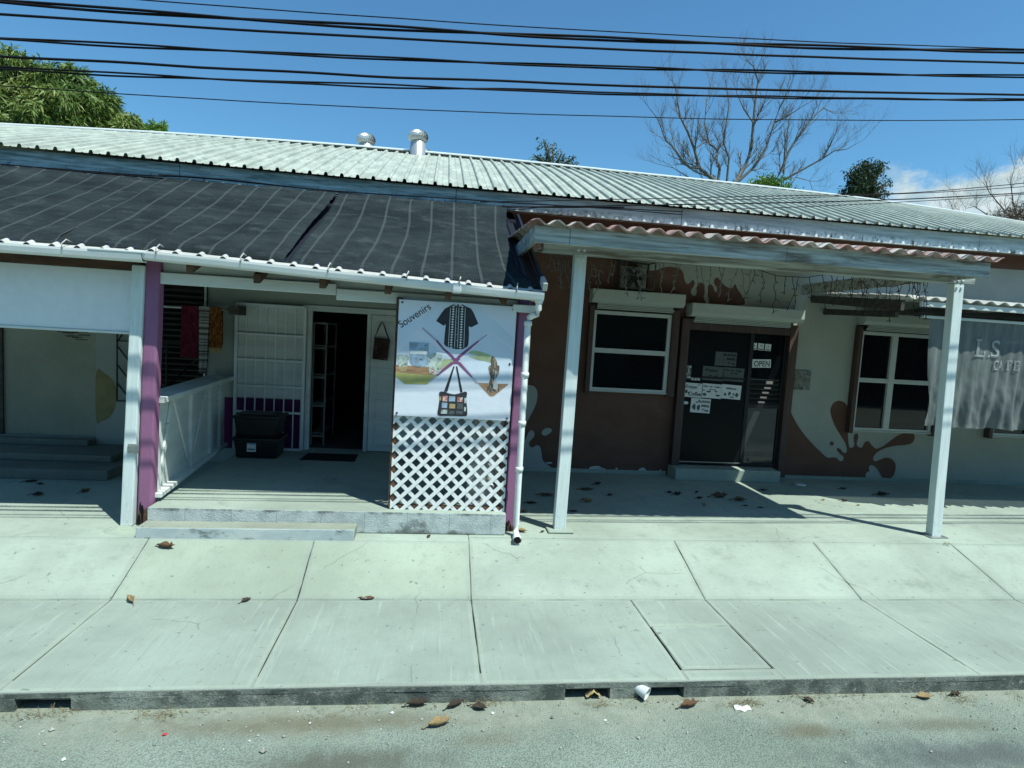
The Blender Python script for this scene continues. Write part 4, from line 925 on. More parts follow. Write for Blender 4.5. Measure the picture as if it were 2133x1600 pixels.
# ------------------------------------------------------------------ neighbour's porch on the left
nb = thing('neighbour_porch', 'pale blue header wall and white post of the neighbouring porch', 'porch', (-4.5, 5.95, .4))
b = B(); b.box(-6.4, -2.79, 5.955, 5.995, 2.225, 2.79); obj('header_panel', b, 'header_paint', nb, .004)
b = B(); b.box(-6.4, -2.79, 5.945, 6.01, 2.20, 2.2235); obj('header_trim', b, 'white_board', nb, .003)
b = B(); b.box(-6.4, -2.73, 5.95, 6.03, 2.795, 2.95); obj('beam', b, 'brown_wood', nb, .004)
np_ = post('post', nb, -2.87, -2.775, 5.83, 5.93, .108, .40, 2.84, 'post_weathered', .012)
b = B(); b.box(-2.795, -2.70, 5.815, 5.829, 1.105, 1.19); b.tube([(-2.78, 5.815, 1.17), (-2.78, 5.809, 1.17)], .008, 8); b.tube([(-2.715, 5.815, 1.17), (-2.715, 5.809, 1.17)], .008, 8); b.tube([(-2.78, 5.815, 1.125), (-2.78, 5.809, 1.125)], .008, 8)
obj('plate', b, 'galvanised', np_, .002)

# ------------------------------------------------------------------ shade cloths over the porch roof
def shade(label, xl, xr, xlb, xrb, sagl, sagr, seed, ytop=8.0, ztop=4.075, rt=0.0, bend=.05):
    b = B(); W = []; nu, nv = 60, 36
    def f(u, v):
        s = sin(pi*v)**1.2
        X = (xl+(xlb-xl)*v+sagl*s)*(1-u)+(xr+(xrb-xr)*v-sagr*s)*u
        X += sin(pi*u)*(bend*s+.04*noise.noise(Vector((u*3, v*2.4, seed+3))))
        if u > .999: X += .012*noise.noise(Vector((v*31, 1, seed)))
        if rt: X += rt*u**8*max(0, (v-.8)/.2)**2
        y = ytop+(5.66-ytop)*v
        z = ztop+(gz(X)+.062-ztop)*v
        z += .008*(1-v)-.02*sin(pi*v)+.030*noise.noise(Vector((X*.9, v*2.2, seed)))+.012*noise.noise(Vector((X*3.1, v*5, seed)))+.006*noise.noise(Vector((X*9, v*13, seed)))
        if v > .93: z -= .05*((v-.93)/.07)**2
        W.append((xl+(xr-xl)*u, v*2.6, 0))
        return (X, y-.02*(1-v), z)
    b.grid(f, nu, nv)
    o = obj('shade_cloth', b, 'shade_cloth', recalc=False); at = o.data.attributes.new('weave', 'FLOAT_VECTOR', 'POINT')
    for i, q in enumerate(W): at.data[i].vector = q
    md = o.modifiers.new('thick', 'SOLIDIFY'); md.thickness = .004
    return tag(o, label, 'shade cloth', 'black shade cloths over the porch roof')
shade('dusty black shade cloth at the far left over the neighbouring porch', -6.6, -3.40, -6.5, -3.33, .0, .0, 3, ztop=4.05)
shade('wide black shade cloth in the middle of the porch roof, left of the slit', -3.42, -1.36, -3.38, -1.41, 0, .02, 9)
shade('black shade cloth with the frayed right edge beside the red-roofed canopy', -1.34, .83, -1.38, .80, .03, .07, 5, rt=.16)

# ------------------------------------------------------------------ cafe canopy
cn_ = thing('canopy', 'timber canopy with wavy red roof on two grey posts before the cafe', 'canopy', (3.2, 7, .4))
CX0, CX1, CY0, CY1 = .80, 5.60, 5.365, 8.56
b = B(); rows = []
nst = 15
for i in range(int((CX1-CX0)/.19*12)+1):
    x = CX0+i*.19/12
    col = []; xo = x
    for j in range(nst):
        for t in (0, .985):
            y = CY0+(CY1-CY0)*(j+t)/nst; e_ = max(0, min(1, (y-6.0)/.9)); x = xo+.05*e_*e_*(3-2*e_)*max(0, (xo-4.6))
            col.append(b.bm.verts.new((x, y, 3.445+.065*(y-CY0)+.024*sin(2*pi*(xo-CX0)/.19)+.010*(1-t*2)*-1+.004*noise.noise(Vector((x, y, 1))))))
    rows.append(col)
for A, C in zip(rows, rows[1:]):
    for j in range(len(A)-1):
        f = b.bm.faces.new((A[j], C[j], C[j+1], A[j+1])); f.smooth = True
rs = obj('roof_sheet', b, 'roof_red', cn_); md = rs.modifiers.new('thick', 'SOLIDIFY'); md.thickness = .007; md.offset = 0
for x0, x1, y in ((.84, 1.17, 5.456), (1.173, 3.32, 5.453), (3.323, 5.545, 5.455)):
    b = B(); b.box(x0, x1, y, 5.495, 3.262, 3.415); obj('fascia_board', b, 'grey_wood', cn_, .004)
b = B(); b.box(.843, .88, 5.4955, 8.2, 3.27, 3.43); obj('side_board', b, 'grey_wood', cn_, .004)
b = B(); b.box(5.50, 5.543, 5.4955, 8.55, 3.27, 3.43); obj('side_board', b, 'grey_wood', cn_, .004)
b = B(); b.box(1.0, 5.80, 5.87, 6.01, 3.245, 3.345); obj('beam', b, 'grey_wood', cn_, .005)
pA = post('post', cn_, 1.295, 1.325, 5.875, 5.975, .122, .401, 3.2445, 'post_weathered', .006)
pB = post('post', cn_, 5.65, 5.56, 5.875, 5.97, .118, .401, 3.2445, 'post_weathered', .006)
b = B(); b.box(1.22, 1.49, 5.80, 6.03, .401, .425); obj('base_plate', b, 'concrete_floor', pA, .02)
b = B(); b.box(5.60, 5.82, 5.83, 6.02, .401, .413); obj('base_plate', b, 'galvanised', pB, .003)
for pp, xx in ((pA, (1.355, 1.415)), (pB, (5.59, 5.645))):
    for x in xx:
        for z in (3.20, 3.28): b = B(); b.tube([(x, 5.876, z), (x, 5.86, z)], .014, 8); obj('bolt', b, 'post_paint', pp)

# icicle light strings under the canopy
def lights(name, label, pts, n, lmin, lmax, seed, mat='light_wire', Y=6.05, spread=.06):
    rnd = random.Random(seed); P = [ony(x, y, Y) for x, y in pts]
    b = B(); b.tube(P, .0042, 5)
    for i in range(n):
        t = (i+rnd.random())/n*(len(P)-1); k = min(int(t), len(P)-2); p = P[k].lerp(P[k+1], t-k)
        L = rnd.uniform(lmin, lmax); x, z = p.x, p.z; path = [p.copy()]; s = rnd.choice((-1, 1)); yy = Y
        m_ = max(2, int(L/.06))
        for q in range(m_):
            x += s*rnd.uniform(.004, .03)*(spread/.06); z -= L/m_; yy += rnd.uniform(-.012, .012)
            if rnd.random() < .55: s = -s
            path.append(Vector((x, yy, z)))
            if rnd.random() < .75:
                e = Vector((x+rnd.choice((-1, 1))*rnd.uniform(.015, .05), yy, z-rnd.uniform(-.012, .03))); b.tube([path[-1], e], .0038, 5)
        b.tube(path, .0036, 5)
        b.tube([path[-1], path[-1]+Vector((rnd.uniform(-.01, .01), 0, -.03))], .0055, 5)
    return tag(obj(name, b, mat), label, 'light string', 'icicle light strings under the canopy')
lights('light_string', 'tangled icicle lights bunched left of the left canopy post', [(1143, 526), (1160, 534), (1178, 532), (1192, 538)], 9, .1, .3, 4)
lights('light_string', 'pale drooping icicle lights above the cafe window and door', [(1226, 532), (1275, 537), (1330, 545), (1420, 550), (1500, 556), (1570, 560)], 22, .12, .42, 21)
lights('light_string', 'dark icicle lights clustered near the right canopy post', [(1560, 556), (1620, 575), (1680, 578), (1735, 569), (1775, 570), (1805, 574), (1835, 595), (1860, 598), (1895, 588), (1915, 580), (1936, 580)], 30, .1, .42, 33, 'iron_black')
# ventilation fan in a wire cage
t = thing('wall_fan', 'caged extractor fan on the brown wall above the cafe window', 'fan', (2.8, 8.5, 3.16))
fx0, fx1, fz0, fz1 = 2.56, 3.06, 3.17, 3.56
b = B(); b.box(fx0+.06, fx1-.06, 8.47, WY-.008, fz0+.02, fz1-.06); obj('housing', b, 'tile_relief', t, .01)
b = B(); b.tube([(2.80, 8.468, 3.33), (2.80, 8.44, 3.33)], .15, 24, caps=False); b.tube([(2.80, 8.44, 3.33), (2.80, 8.43, 3.33)], .04, 12)
for k in range(6): a = k*pi/3; b.bar((2.80, 8.445, 3.33), (2.80+.13*cos(a), 8.452, 3.33+.13*sin(a)), .05, .006, up=(.3*sin(a), 1, -.3*cos(a)))
obj('fan_blade', b, 'iron_black', t)
b = B()
for y in (8.30, 8.58):
    for a, c in (((fx0, fz0), (fx1, fz0)), ((fx1, fz0), (fx1, fz1)), ((fx1, fz1), (fx0, fz1)), ((fx0, fz1), (fx0, fz0)), ((fx0, 3.36), (fx1, 3.36))): b.bar((a[0], y, a[1]), (c[0], y, c[1]), .018, .018)
for x, z in ((fx0, fz0), (fx1, fz0), (fx1, fz1), (fx0, fz1), (2.8, fz1)): b.bar((x, 8.30, z), (x, 8.59, z), .016, .016)
obj('cage', b, 'dark_wood', t)
a, c, z0, z1 = rect(1657, 772, 1686, 813, WY-.03)
b = B(); b.box(a, c, WY-.03, WY-.004, z0, z1)
b.grid(lambda u, v: (a+.02+(c-a-.04)*u, WY-.031-.022*abs(noise.noise(Vector((u*4, v*4, 3))))*min(1, 6*min(u, 1-u, v, 1-v)), z0+.02+(z1-z0-.04)*v), 22, 22)
tag(obj('wall_plaque', b, 'tile_relief', None, 0, base=(a, WY, z0)), 'small square carved stone plaque on the wall right of the cafe door', 'plaque')

# ------------------------------------------------------------------ awning with a mesh drop curtain
aw = thing('awning', 'low corrugated awning over the right hand cafe window', 'awning', (7.8, 7.6, 3.0))
AYF, AZF = 6.55, 3.14
def aside(y): return 5.54+(y-AYF)*.075
b = B(); rows = []
for i in range(360):
    col = []
    for j in range(9):
        for tt in (0, .98):
            t = (j+tt)/9; y = AYF+(8.585-AYF)*t; x = aside(y)+i*.19/10
            col.append(b.bm.verts.new((x, y, AZF+.17*t+.02*sin(2*pi*i/10)+.008*(tt*2-1))))
    rows.append(col)
for A, C in zip(rows, rows[1:]):
    for j in range(17): f = b.bm.faces.new((A[j], C[j], C[j+1], A[j+1])); f.smooth = True
o = obj('roof_sheet', b, 'white_corr', aw); md = o.modifiers.new('thick', 'SOLIDIFY'); md.thickness = .006
b = B(); b.hexa([(aside(AYF), AYF+.03, 2.97), (aside(AYF)+.05, AYF+.03, 2.97), (aside(8.58)+.05, 8.58, 3.17), (aside(8.58), 8.58, 3.17), (aside(AYF), AYF+.03, 3.10), (aside(AYF)+.05, AYF+.03, 3.10), (aside(8.58)+.05, 8.58, 3.28), (aside(8.58), 8.58, 3.28)])
obj('side_board', b, 'dark_wood', aw, .004)
b = B(); b.hexa([(aside(AYF)+.12, AYF+.25, 2.90), (aside(AYF)+.17, AYF+.25, 2.90), (aside(8.58)+.27, 8.58, 3.0), (aside(8.58)+.22, 8.58, 3.0), (aside(AYF)+.12, AYF+.25, 2.968), (aside(AYF)+.17, AYF+.25, 2.968), (aside(8.58)+.27, 8.58, 3.09), (aside(8.58)+.22, 8.58, 3.09)]); obj('side_board', b, 'dark_wood', aw, .004)
b = B(); b.box(5.82, 12.3, AYF+.03, AYF+.07, 3.04, 3.10); obj('front_board', b, 'white_board', aw, .004)
for x in (6.6, 7.5, 8.4, 9.3, 10.2, 11.1): b = B(); b.box(x-.03, x+.03, AYF+.075, 8.58, 3.02, 3.09); obj('joist', b, 'dark_wood', aw)
ct = thing('mesh_curtain', 'grey see-through mesh curtain with white cafe lettering, hung from the awning', 'curtain', (7.4, 6.78, 1.55))
b = B(); b.box(6.0, 12.3, 6.80, 6.90, 2.985, 3.038, 0); obj('cassette', b, 'iron_black', ct, .006)
b = B(); b.box(6.0, 12.3, 6.745, 6.785, 2.915, 2.95); obj('roller_bar', b, 'alu_white', ct, .008)
def curt(X, Z, off=0):
    v = max(0, min(1, (2.92-Z)/1.37)); a = v**1.5
    y = 6.765+a*(.042*sin(X*17+1.5*sin(X*4))+.03*sin(X*41+v*3)+.02*sin(X*9-v*5))+.05*a*noise.noise(Vector((X*6, v*3, 2)))+.014*a*noise.noise(Vector((X*17, v*9, 5)))+.010*a*noise.noise(Vector((X*40, v*22, 8)))
    return (X, y-off, Z)
b = B()
b.grid(lambda u, v: (lambda X, Z: (X, curt(X, Z)[1], Z))(6.12+.13*v**1.5*(1-u)+5.4*u, 2.92-1.37*v+.02*v*noise.noise(Vector((u*24, 1, 4)))), 420, 40)
def glyph(rects, x, y, h, w_):
    p = ony(x, y, 6.72)
    for (u0, v0, u1, v1) in rects:
        n = 4; b.grid(lambda a_, c_: curt(p.x+(u0+(u1-u0)*a_)*w_, p.z+(v0+(v1-v0)*c_)*h, .012), n, n, 1)
glyph([(.12, 0, .34, 1), (0, .9, .5, 1), (0, 0, 1, .11), (.86, 0, 1, .34), (1.25, 0, 1.45, .14)], 2034, 743, .225, .15)
glyph([(.1, 0, .36, 1), (0, .9, .95, 1), (0, 0, .5, .1), (.45, .48, .75, .58), (.83, .68, .95, 1)], 2101, 771, .125, .075)
glyph([(.1, 0, .36, 1), (0, .9, .95, 1), (0, 0, 1, .1), (.45, .46, .75, .57), (.83, .70, .95, 1), (.88, 0, 1, .3)], 2115, 772, .125, .075)
for body, x, y, sz, wd in (('S', 2066, 744, .31, .13), ('C', 2074, 770, .172, .068), ('A', 2086, 770.6, .172, .078)):
    p = ony(x, y, 6.72); b.text(body, p.x, p.z, 0, sz, 1, width=wd, fn=lambda X, Z: curt(X, Z, .012), bold=.004)
o = obj('mesh_sheet', b, ['curtain_mesh', 'curtain_letter'], ct, recalc=False)

# ------------------------------------------------------------------ papers on the cafe door
PY = WY-.0625
def door_rect(x0, y0, x1, y1): return rect(1400+x0/4.707, 660+y0/4.707, 1400+x1/4.707, 660+y1/4.707, PY)
def notice(name, label, box, lines, paper, inkm, tilt=0, art=None, group='paper notices on the cafe door', cat='notice'):
    a, c, z0, z1 = door_rect(*box); W, H = c-a, z1-z0; cx, cz = (a+c)/2, (z0+z1)/2
    b = B()
    def R(x, z): return (cx+(x-cx)*cos(tilt)-(z-cz)*sin(tilt), cz+(x-cx)*sin(tilt)+(z-cz)*cos(tilt))
    b.slab([R(a, z0), R(c, z0), R(c, z1), R(a, z1)], PY-.002, PY-.0002, 0)
    for (t, fx, fz, size, fw, sh) in lines:
        p = R(a+W*fx, z0+H*fz); b.text(t, p[0], p[1], PY-.003, H*size, 1, tilt, W*fw, sh, bold=.0014)
    if art:
        rnd = random.Random(art[0])
        for (fx, fz, w_, h_) in art[1]:
            pts = [(a+W*(fx+w_*.5*cos(k*pi/5)*rnd.uniform(.6, 1.1)), z0+H*(fz+h_*.5*sin(k*pi/5)*rnd.uniform(.6, 1.1))) for k in range(10)]
            b.flat([R(*q) for q in pts], PY-.0028-.0001*rnd.random(), 2)
    tag(obj(name, b, [paper, inkm, 'ink_grey'], None, 0, base=(cx, PY, z0), recalc=False), label, cat, group)
bub = [('Bubble', .36, .72, .27, .60, 0), ('Milk', .54, .42, .25, .42, 0), ('Tea', .58, .12, .25, .36, 0)]
fro = [('Frozen', .08, .62, .34, .62, .25), ('Coffee', .26, .12, .38, .66, .2)]
che = [('Cheese Cake', .06, .74, .2, .88, 0), ('No Bake', .36, .56, .11, .34, 0)]
ab = (3, [(.18, .4, .22, .5), (.42, .35, .2, .45), (.3, .72, .12, .12)]); af = (5, [(.16, .36, .16, .3), (.3, .3, .1, .2), (.78, .9, .2, .06)]); ac = (8, [(.15, .24, .24, .3), (.35, .45, .28, .16), (.82, .22, .26, .14), (.72, .48, .2, .12), (.1, .52, .18, .1)])
am = (9, [(.2, .3, .16, .3), (.42, .38, .18, .34), (.62, .34, .1, .26), (.8, .32, .2, .34), (.55, .14, .3, .1)])
notice('paper_notice', 'dim Bubble Milk Tea notice high on the cafe door, above the two dim ones', (428, 340, 625, 487), bub, 'paper_dim', 'ink', art=ab)
notice('paper_notice', 'dim Frozen Coffee notice just above the bright row on the cafe door', (304, 483, 496, 630), fro, 'paper_dim', 'ink', -.03, art=af)
notice('paper_notice', 'dim Cheese Cake notice just above the bright row on the cafe door', (502, 495, 697, 638), che, 'paper_dim', 'ink', -.03, art=ac)
notice('paper_notice', 'bright white Frozen Coffee notice in the lower row on the cafe door', (115, 645, 292, 793), fro, 'paper_white', 'ink', -.03, art=af)
notice('paper_notice', 'bright white Cheese Cake notice in the lower row on the cafe door', (298, 653, 479, 803), che, 'paper_white', 'ink', -.03, art=ac)
notice('paper_notice', 'bright white Milkshake notice at the right of the lower row', (488, 663, 668, 811), [('Milkshake', .22, .68, .17, .58, .1)], 'paper_white', 'ink', -.04, art=am)
notice('paper_notice', 'bright white Bubble Milk Tea notice hanging lowest on the cafe door', (187, 797, 367, 945), bub, 'paper_white', 'ink', -.03, art=ab)
notice('small_notice', 'small white slip of three at the top of the cafe door, left one', (776, 253, 827, 324), [('Love', .1, .08, .3, .8, .2)], 'paper_white', 'ink', -.05, art=(1, [(.6, .6, .3, .2)]), group='three small slips above the open sign')
notice('small_notice', 'small white slip of three at the top of the cafe door, middle one', (845, 259, 896, 330), [('Dust', .1, .08, .3, .8, .2)], 'paper_white', 'ink', -.06, art=(2, [(.55, .65, .5, .18)]), group='three small slips above the open sign')
notice('small_notice', 'small white slip of three at the top of the cafe door, right one', (914, 266, 966, 336), [('Tour', .1, .08, .3, .8, .2)], 'paper_white', 'ink', -.04, art=(3, [(.5, .6, .35, .2)]), group='three small slips above the open sign')
notice('open_sign', 'white OPEN sign with bold black letters, hung askew on the cafe door', (790, 412, 964, 504), [('OPEN', .08, .16, .92, .84, 0)], 'paper_white', 'ink', .04, group=None, cat='sign')
a, c, z0, z1 = door_rect(140, 470, 183, 612)
b = B(); b.slab([(a, z0), (c, z0), (c, z1), (a, z1)], PY-.002, PY-.0002, 2)
for s, zc in ((1, z1-.03), (-1, z0+.03)): b.flat([(a+.008, zc), (c-.02, zc+.012), (c-.02, zc+.02), (c-.006, zc), (c-.02, zc-.02), (c-.02, zc-.012)], PY-.0025, 0)
b.text('Open', (a+c)/2+.018, z0+.055, PY-.003, .07, 0, pi/2, z1-z0-.11)
tag(obj('door_sticker', b, ['paper_white', 'ink', 'ink_grey'], None, 0, base=(a, PY, z0), recalc=False), 'narrow upright sticker with arrows at the left edge of the cafe door', 'sticker')
a, c, z0, z1 = door_rect(187, 595, 273, 622); b = B(); b.text('SLIDE', a, z0, PY-.001, (z1-z0)*1.35, 0, -.02, c-a, bold=.002)
tag(obj('slide_lettering', b, 'paper_white', None, 0, base=(a, PY, z0), recalc=False), 'white SLIDE lettering on the cafe door beside the upright sticker', 'lettering')
a, c, z0, z1 = door_rect(106, 825, 160, 860); zm = (z0+z1)/2; b = B()
b.slab([(a, zm-.022), (a+.065, zm-.022), (a+.065, z0), (c, zm), (a+.065, z1), (a+.065, zm+.022), (a, zm+.022)], PY-.002, PY-.0002)
tag(obj('arrow_sticker', b, 'paper_white', None, 0, base=(a, PY, z0), recalc=False), 'white arrow sticker pointing right below the Frozen Coffee notice', 'sticker')

# ------------------------------------------------------------------ overhead cables
def quad(P):                                                     # least squares parabola through points (x, z)
    n = [sum(x**k for x, z in P) for k in range(5)]; r = [sum(z*x**k for x, z in P) for k in range(3)]
    m = Matrix(((n[0], n[1], n[2]), (n[1], n[2], n[3]), (n[2], n[3], n[4]))); return m.inverted() @ Vector(r)
def cable(label, pts, Y, r, bundle=1, wob=.0, seed=0):
    P = [xz(ony(x, y, Y)) for x, y in pts]; k = quad(P); b = B()
    for q in range(bundle):
        path = []
        for i in range(121):
            x = -12+i*.2; z = k[0]+k[1]*x+k[2]*x*x
            a = x*1.7+q*pi*2/max(1, bundle); rr = r*.9 if bundle > 1 else 0
            path.append((x, Y+rr*cos(a)+wob*noise.noise(Vector((x*.9, seed, q))), z+rr*sin(a)+wob*1.3*noise.noise(Vector((x*1.1, seed+7, q)))))
        b.tube(path, r*.80, 8)
    p = Vector((0, Y, k[0]))
    tag(obj('overhead_cable', b, 'cable_black', None, 0, base=p), label, 'cable', 'overhead cables along the street')
cable('thinnest topmost overhead cable, cutting the top edge of the picture', [(292, 0), (700, 29), (1300, 68), (2133, 102)], 4.8, .0055, 1, .003, 1)
cable('thick twisted pair of overhead cables second from the top', [(0, 4), (700, 50), (1300, 84), (2133, 107)], 4.85, .0125, 2, .004, 2)
cable('black overhead cable third from the top, just below the twisted pair', [(0, 30), (700, 73), (1300, 104), (2133, 131)], 4.78, .0115, 1, .006, 3)
cable('lashed grey black overhead cable in the middle of the set', [(0, 80), (700, 117), (1300, 141), (2133, 159)], 4.82, .0095, 2, .006, 4)
cable('black overhead cable third from the bottom of the set', [(0, 117), (700, 154), (1300, 179), (2133, 197)], 4.74, .012, 1, .008, 5)
cable('thick wavy overhead cable second from the bottom of the set', [(0, 143), (700, 174), (1300, 196), (2133, 208)], 4.70, .0085, 2, .010, 6)
cable('thin lowest overhead cable crossing the bare tree', [(0, 179), (700, 220), (1300, 244), (2133, 249)], 4.92, .005, 1, .003, 7)
def service(label, pts, Ys, r, group='service cables along the fascia'):
    P = [ony(x, y, Y) for (x, y), Y in zip(pts, Ys)]; path = []
    for i in range(len(P)-1):
        p0, p1, p2, p3 = P[max(i-1, 0)], P[i], P[i+1], P[min(i+2, len(P)-1)]
        for k in range(8):
            t = k/8; path.append(.5*(2*p1+(p2-p0)*t+(2*p0-5*p1+4*p2-p3)*t*t+(3*p1-p0-3*p2+p3)*t**3))
    path.append(P[-1]); b = B(); b.tube(path, r, 6)
    tag(obj('service_cable', b, 'cable_black', None, 0, base=P[0]), label, 'cable', group)
service('upper thin service cable rising from the metal roof to the right edge', [(1000, 421), (1300, 415), (1632, 408), (1847, 404), (2000, 394), (2200, 375)], [7.98]*6, .006)
service('thin service cable crossing the dark tree, second from the top', [(1400, 419), (1640, 413), (1850, 405), (2000, 398), (2200, 384)], [7.94]*5, .005)
service('thicker service cable low over the roof towards the cloud', [(1040, 432), (1300, 428), (1651, 422), (1886, 415), (2133, 402), (2220, 397)], [7.96]*6, .008)
service('lowest thin service cable in front of the cloud', [(1500, 436), (1640, 432), (1823, 424), (2000, 414), (2200, 400)], [7.92]*5, .005)
service('black cable lying along the bottom of the left fascia board', [(-80, 337), (0, 346), (330, 371), (700, 405), (945, 424), (1090, 431), (1300, 432)], [8.02, 8.02, 8.03, 8.04, 8.04, 8.03, 8.02], .010)
service('sagging black cable clipped to the fascia above the shade cloth', [(-80, 330), (0, 342), (280, 364), (430, 372), (700, 398), (945, 414), (1090, 424), (1420, 441)], [8.06]*8, .008)
service('thin cable drooping under the eaves left of the red canopy', [(330, 364), (480, 375), (700, 400), (900, 420), (1060, 436), (1180, 430), (1420, 447)], [8.0]*7, .006)

# ------------------------------------------------------------------ trees
def leafcard(b, p, d, up, L, W, m=0, bend=.25):
    d = d.normalized(); s = d.cross(up)
    if s.length < 1e-4: s = Vector((1, 0, 0))
    s.normalize(); n = s.cross(d)
    q1 = p+d*L*.5-n*L*.02; q2 = p+d*L-Vector((0, 0, L*bend))
    v = [b.bm.verts.new(x) for x in (p, q1-s*W/2, q2, q1+s*W/2)]
    f = b.bm.faces.new(v); f.material_index = m
def rv(rnd):
    while 1:
        v = Vector((rnd.uniform(-1, 1), rnd.uniform(-1, 1), rnd.uniform(-1, 1)))
        if .05 < v.length < 1: return v.normalized()
def crown(lumps, rnd, L, W, per, dens, droop=.5, inner=.3, rosette=True, ragged=.25):
    b = B()
    for c, r in lumps:
        n = int(dens*r*r)
        for i in range(n):
            v = rv(rnd); k = 1-inner*rnd.random()**2
            k *= 1+ragged*noise.noise(v*2.1+c)
            if noise.noise(v*2.6+c*1.7) < -.22: continue
            p = c+Vector((v.x*r*k, v.y*r*k, v.z*r*.85*k))
            ax = (v+Vector((0, 0, -.15))+rv(rnd)*.55).normalized()
            if rosette:
                for j in range(per):
                    d = (ax*.55+rv(rnd)*.9); d.z -= droop*rnd.random(); leafcard(b, p, d, ax, L*rnd.uniform(.7, 1.15), W*rnd.uniform(.8, 1.2))
            else:
                for j in range(per):
                    d = rv(rnd)+Vector((0, 0, -droop*.4)); leafcard(b, p+rv(rnd)*L*.9, d, rv(rnd), L*rnd.uniform(.6, 1.2), W*rnd.uniform(.7, 1.2))
    return b
def tree(name, label, px, Y, mat, L, W, per, dens, trunk, seed, depth=1., group=None, cat='tree', sub=0, **k):
    rnd = random.Random(seed); lumps = []
    for (x, y, r) in px:
        p = ony(x, y, Y); s = (p-EYE).dot(_f)/F; R = r*s; lumps.append((p+Vector((0, rnd.uniform(-.5, .7)*R*depth, 0)), R))
    if sub:
        lumps = [q for c, r in lumps for q in [(c, r*.8)]+[(c+(lambda v: Vector((v.x, v.y, v.z*.9)))(rv(rnd))*r*rnd.uniform(.6, .95), r*rnd.uniform(.22, .42)) for _ in range(sub)]]
    base = ony(trunk, 400, Y); base.z = -.2
    t = thing(name, label, cat, base, group)
    obj('crown', crown(lumps, rnd, L, W, per, dens, **k), mat, t, recalc=False)
    b = B(); c0 = sum((c for c, r in lumps), Vector())/len(lumps); rr = max(r for c, r in lumps)
    mid = Vector((base.x, base.y, max(1.5, c0.z-rr)))
    b.tube([base, base.lerp(mid, .5)+Vector((.1, 0, 0)), mid], [.055*rr*2+.08, .05*rr*2+.06, .045*rr*2+.05], 10)
    for c, r in lumps: b.tube([mid-Vector((0, 0, .1)), mid.lerp(c, .55)+Vector((0, 0, .12*r)), c+Vector((0, 0, r*.3))], [.03*rr*2+.03, .022*rr*2+.02, .012], 7)
    obj('trunk', b, 'bark_dark', t)
tree('mango_tree', 'big green mango tree with drooping yellow green leaves behind the roof at left', [(15, 205, 84), (-70, 190, 95), (105, 195, 70), (170, 215, 62), (195, 250, 60), (120, 260, 75), (40, 265, 80), (235, 262, 48), (60, 330, 90), (170, 320, 80), (-60, 310, 100), (20, 145, 42), (145, 160, 34)], 24, 'leaves_mango', .33, .058, 8, 330, 60, 3, droop=.65, ragged=.4, sub=11)
tree('leafy_tree', 'brighter green leafy tree at the right foot of the mango tree', [(285, 280, 42), (322, 272, 28), (330, 300, 30), (262, 300, 40), (300, 320, 45)], 26, 'leaves_bright', .25, .05, 8, 360, 300, 5, droop=.9, sub=8)
sprays = [(x0+(x1-x0)*t, y0+(y1-y0)*t, r*(1.15-.75*t)) for (x0, y0, x1, y1, r) in ((1140, 362, 1131, 290, 9), (1150, 362, 1150, 302, 9), (1160, 362, 1172, 316, 9), (1168, 365, 1199, 327, 8), (1132, 362, 1110, 322, 7), (1180, 365, 1190, 350, 8), (1125, 365, 1106, 345, 7)) for t in (0, .22, .42, .6, .76, .9, 1)]
tree('young_tree', 'small slender tree with loose pale leaves behind the middle of the ridge', sprays, 19, 'leaves_pale', .16, .05, 4, 760, 1150, 6, rosette=False, ragged=.5, inner=.9)
tree('round_tree', 'dark green bushy tree in front of the blue sky left of the cloud', [(1800, 372, 30), (1812, 352, 20), (1785, 392, 30), (1815, 395, 30), (1775, 372, 14), (1832, 348, 10), (1800, 420, 42), (1770, 412, 20), (1830, 415, 18), (1798, 344, 9), (1816, 340, 7), (1838, 344, 7), (1768, 360, 8), (1758, 402, 9), (1842, 384, 8), (1838, 404, 9), (1780, 352, 7)], 26, 'leaves_dark', .19, .07, 4, 430, 1800, 8, rosette=False, ragged=.6, inner=.6, sub=4)
tree('leafy_bush', 'bright green bush at the foot of the bare tree behind the ridge', [(1580, 385, 16), (1600, 378, 12), (1612, 392, 20), (1575, 400, 18), (1640, 402, 16)], 22, 'leaves_bright', .18, .075, 5, 800, 1600, 9, rosette=False, ragged=.4, inner=.4, cat='bush')

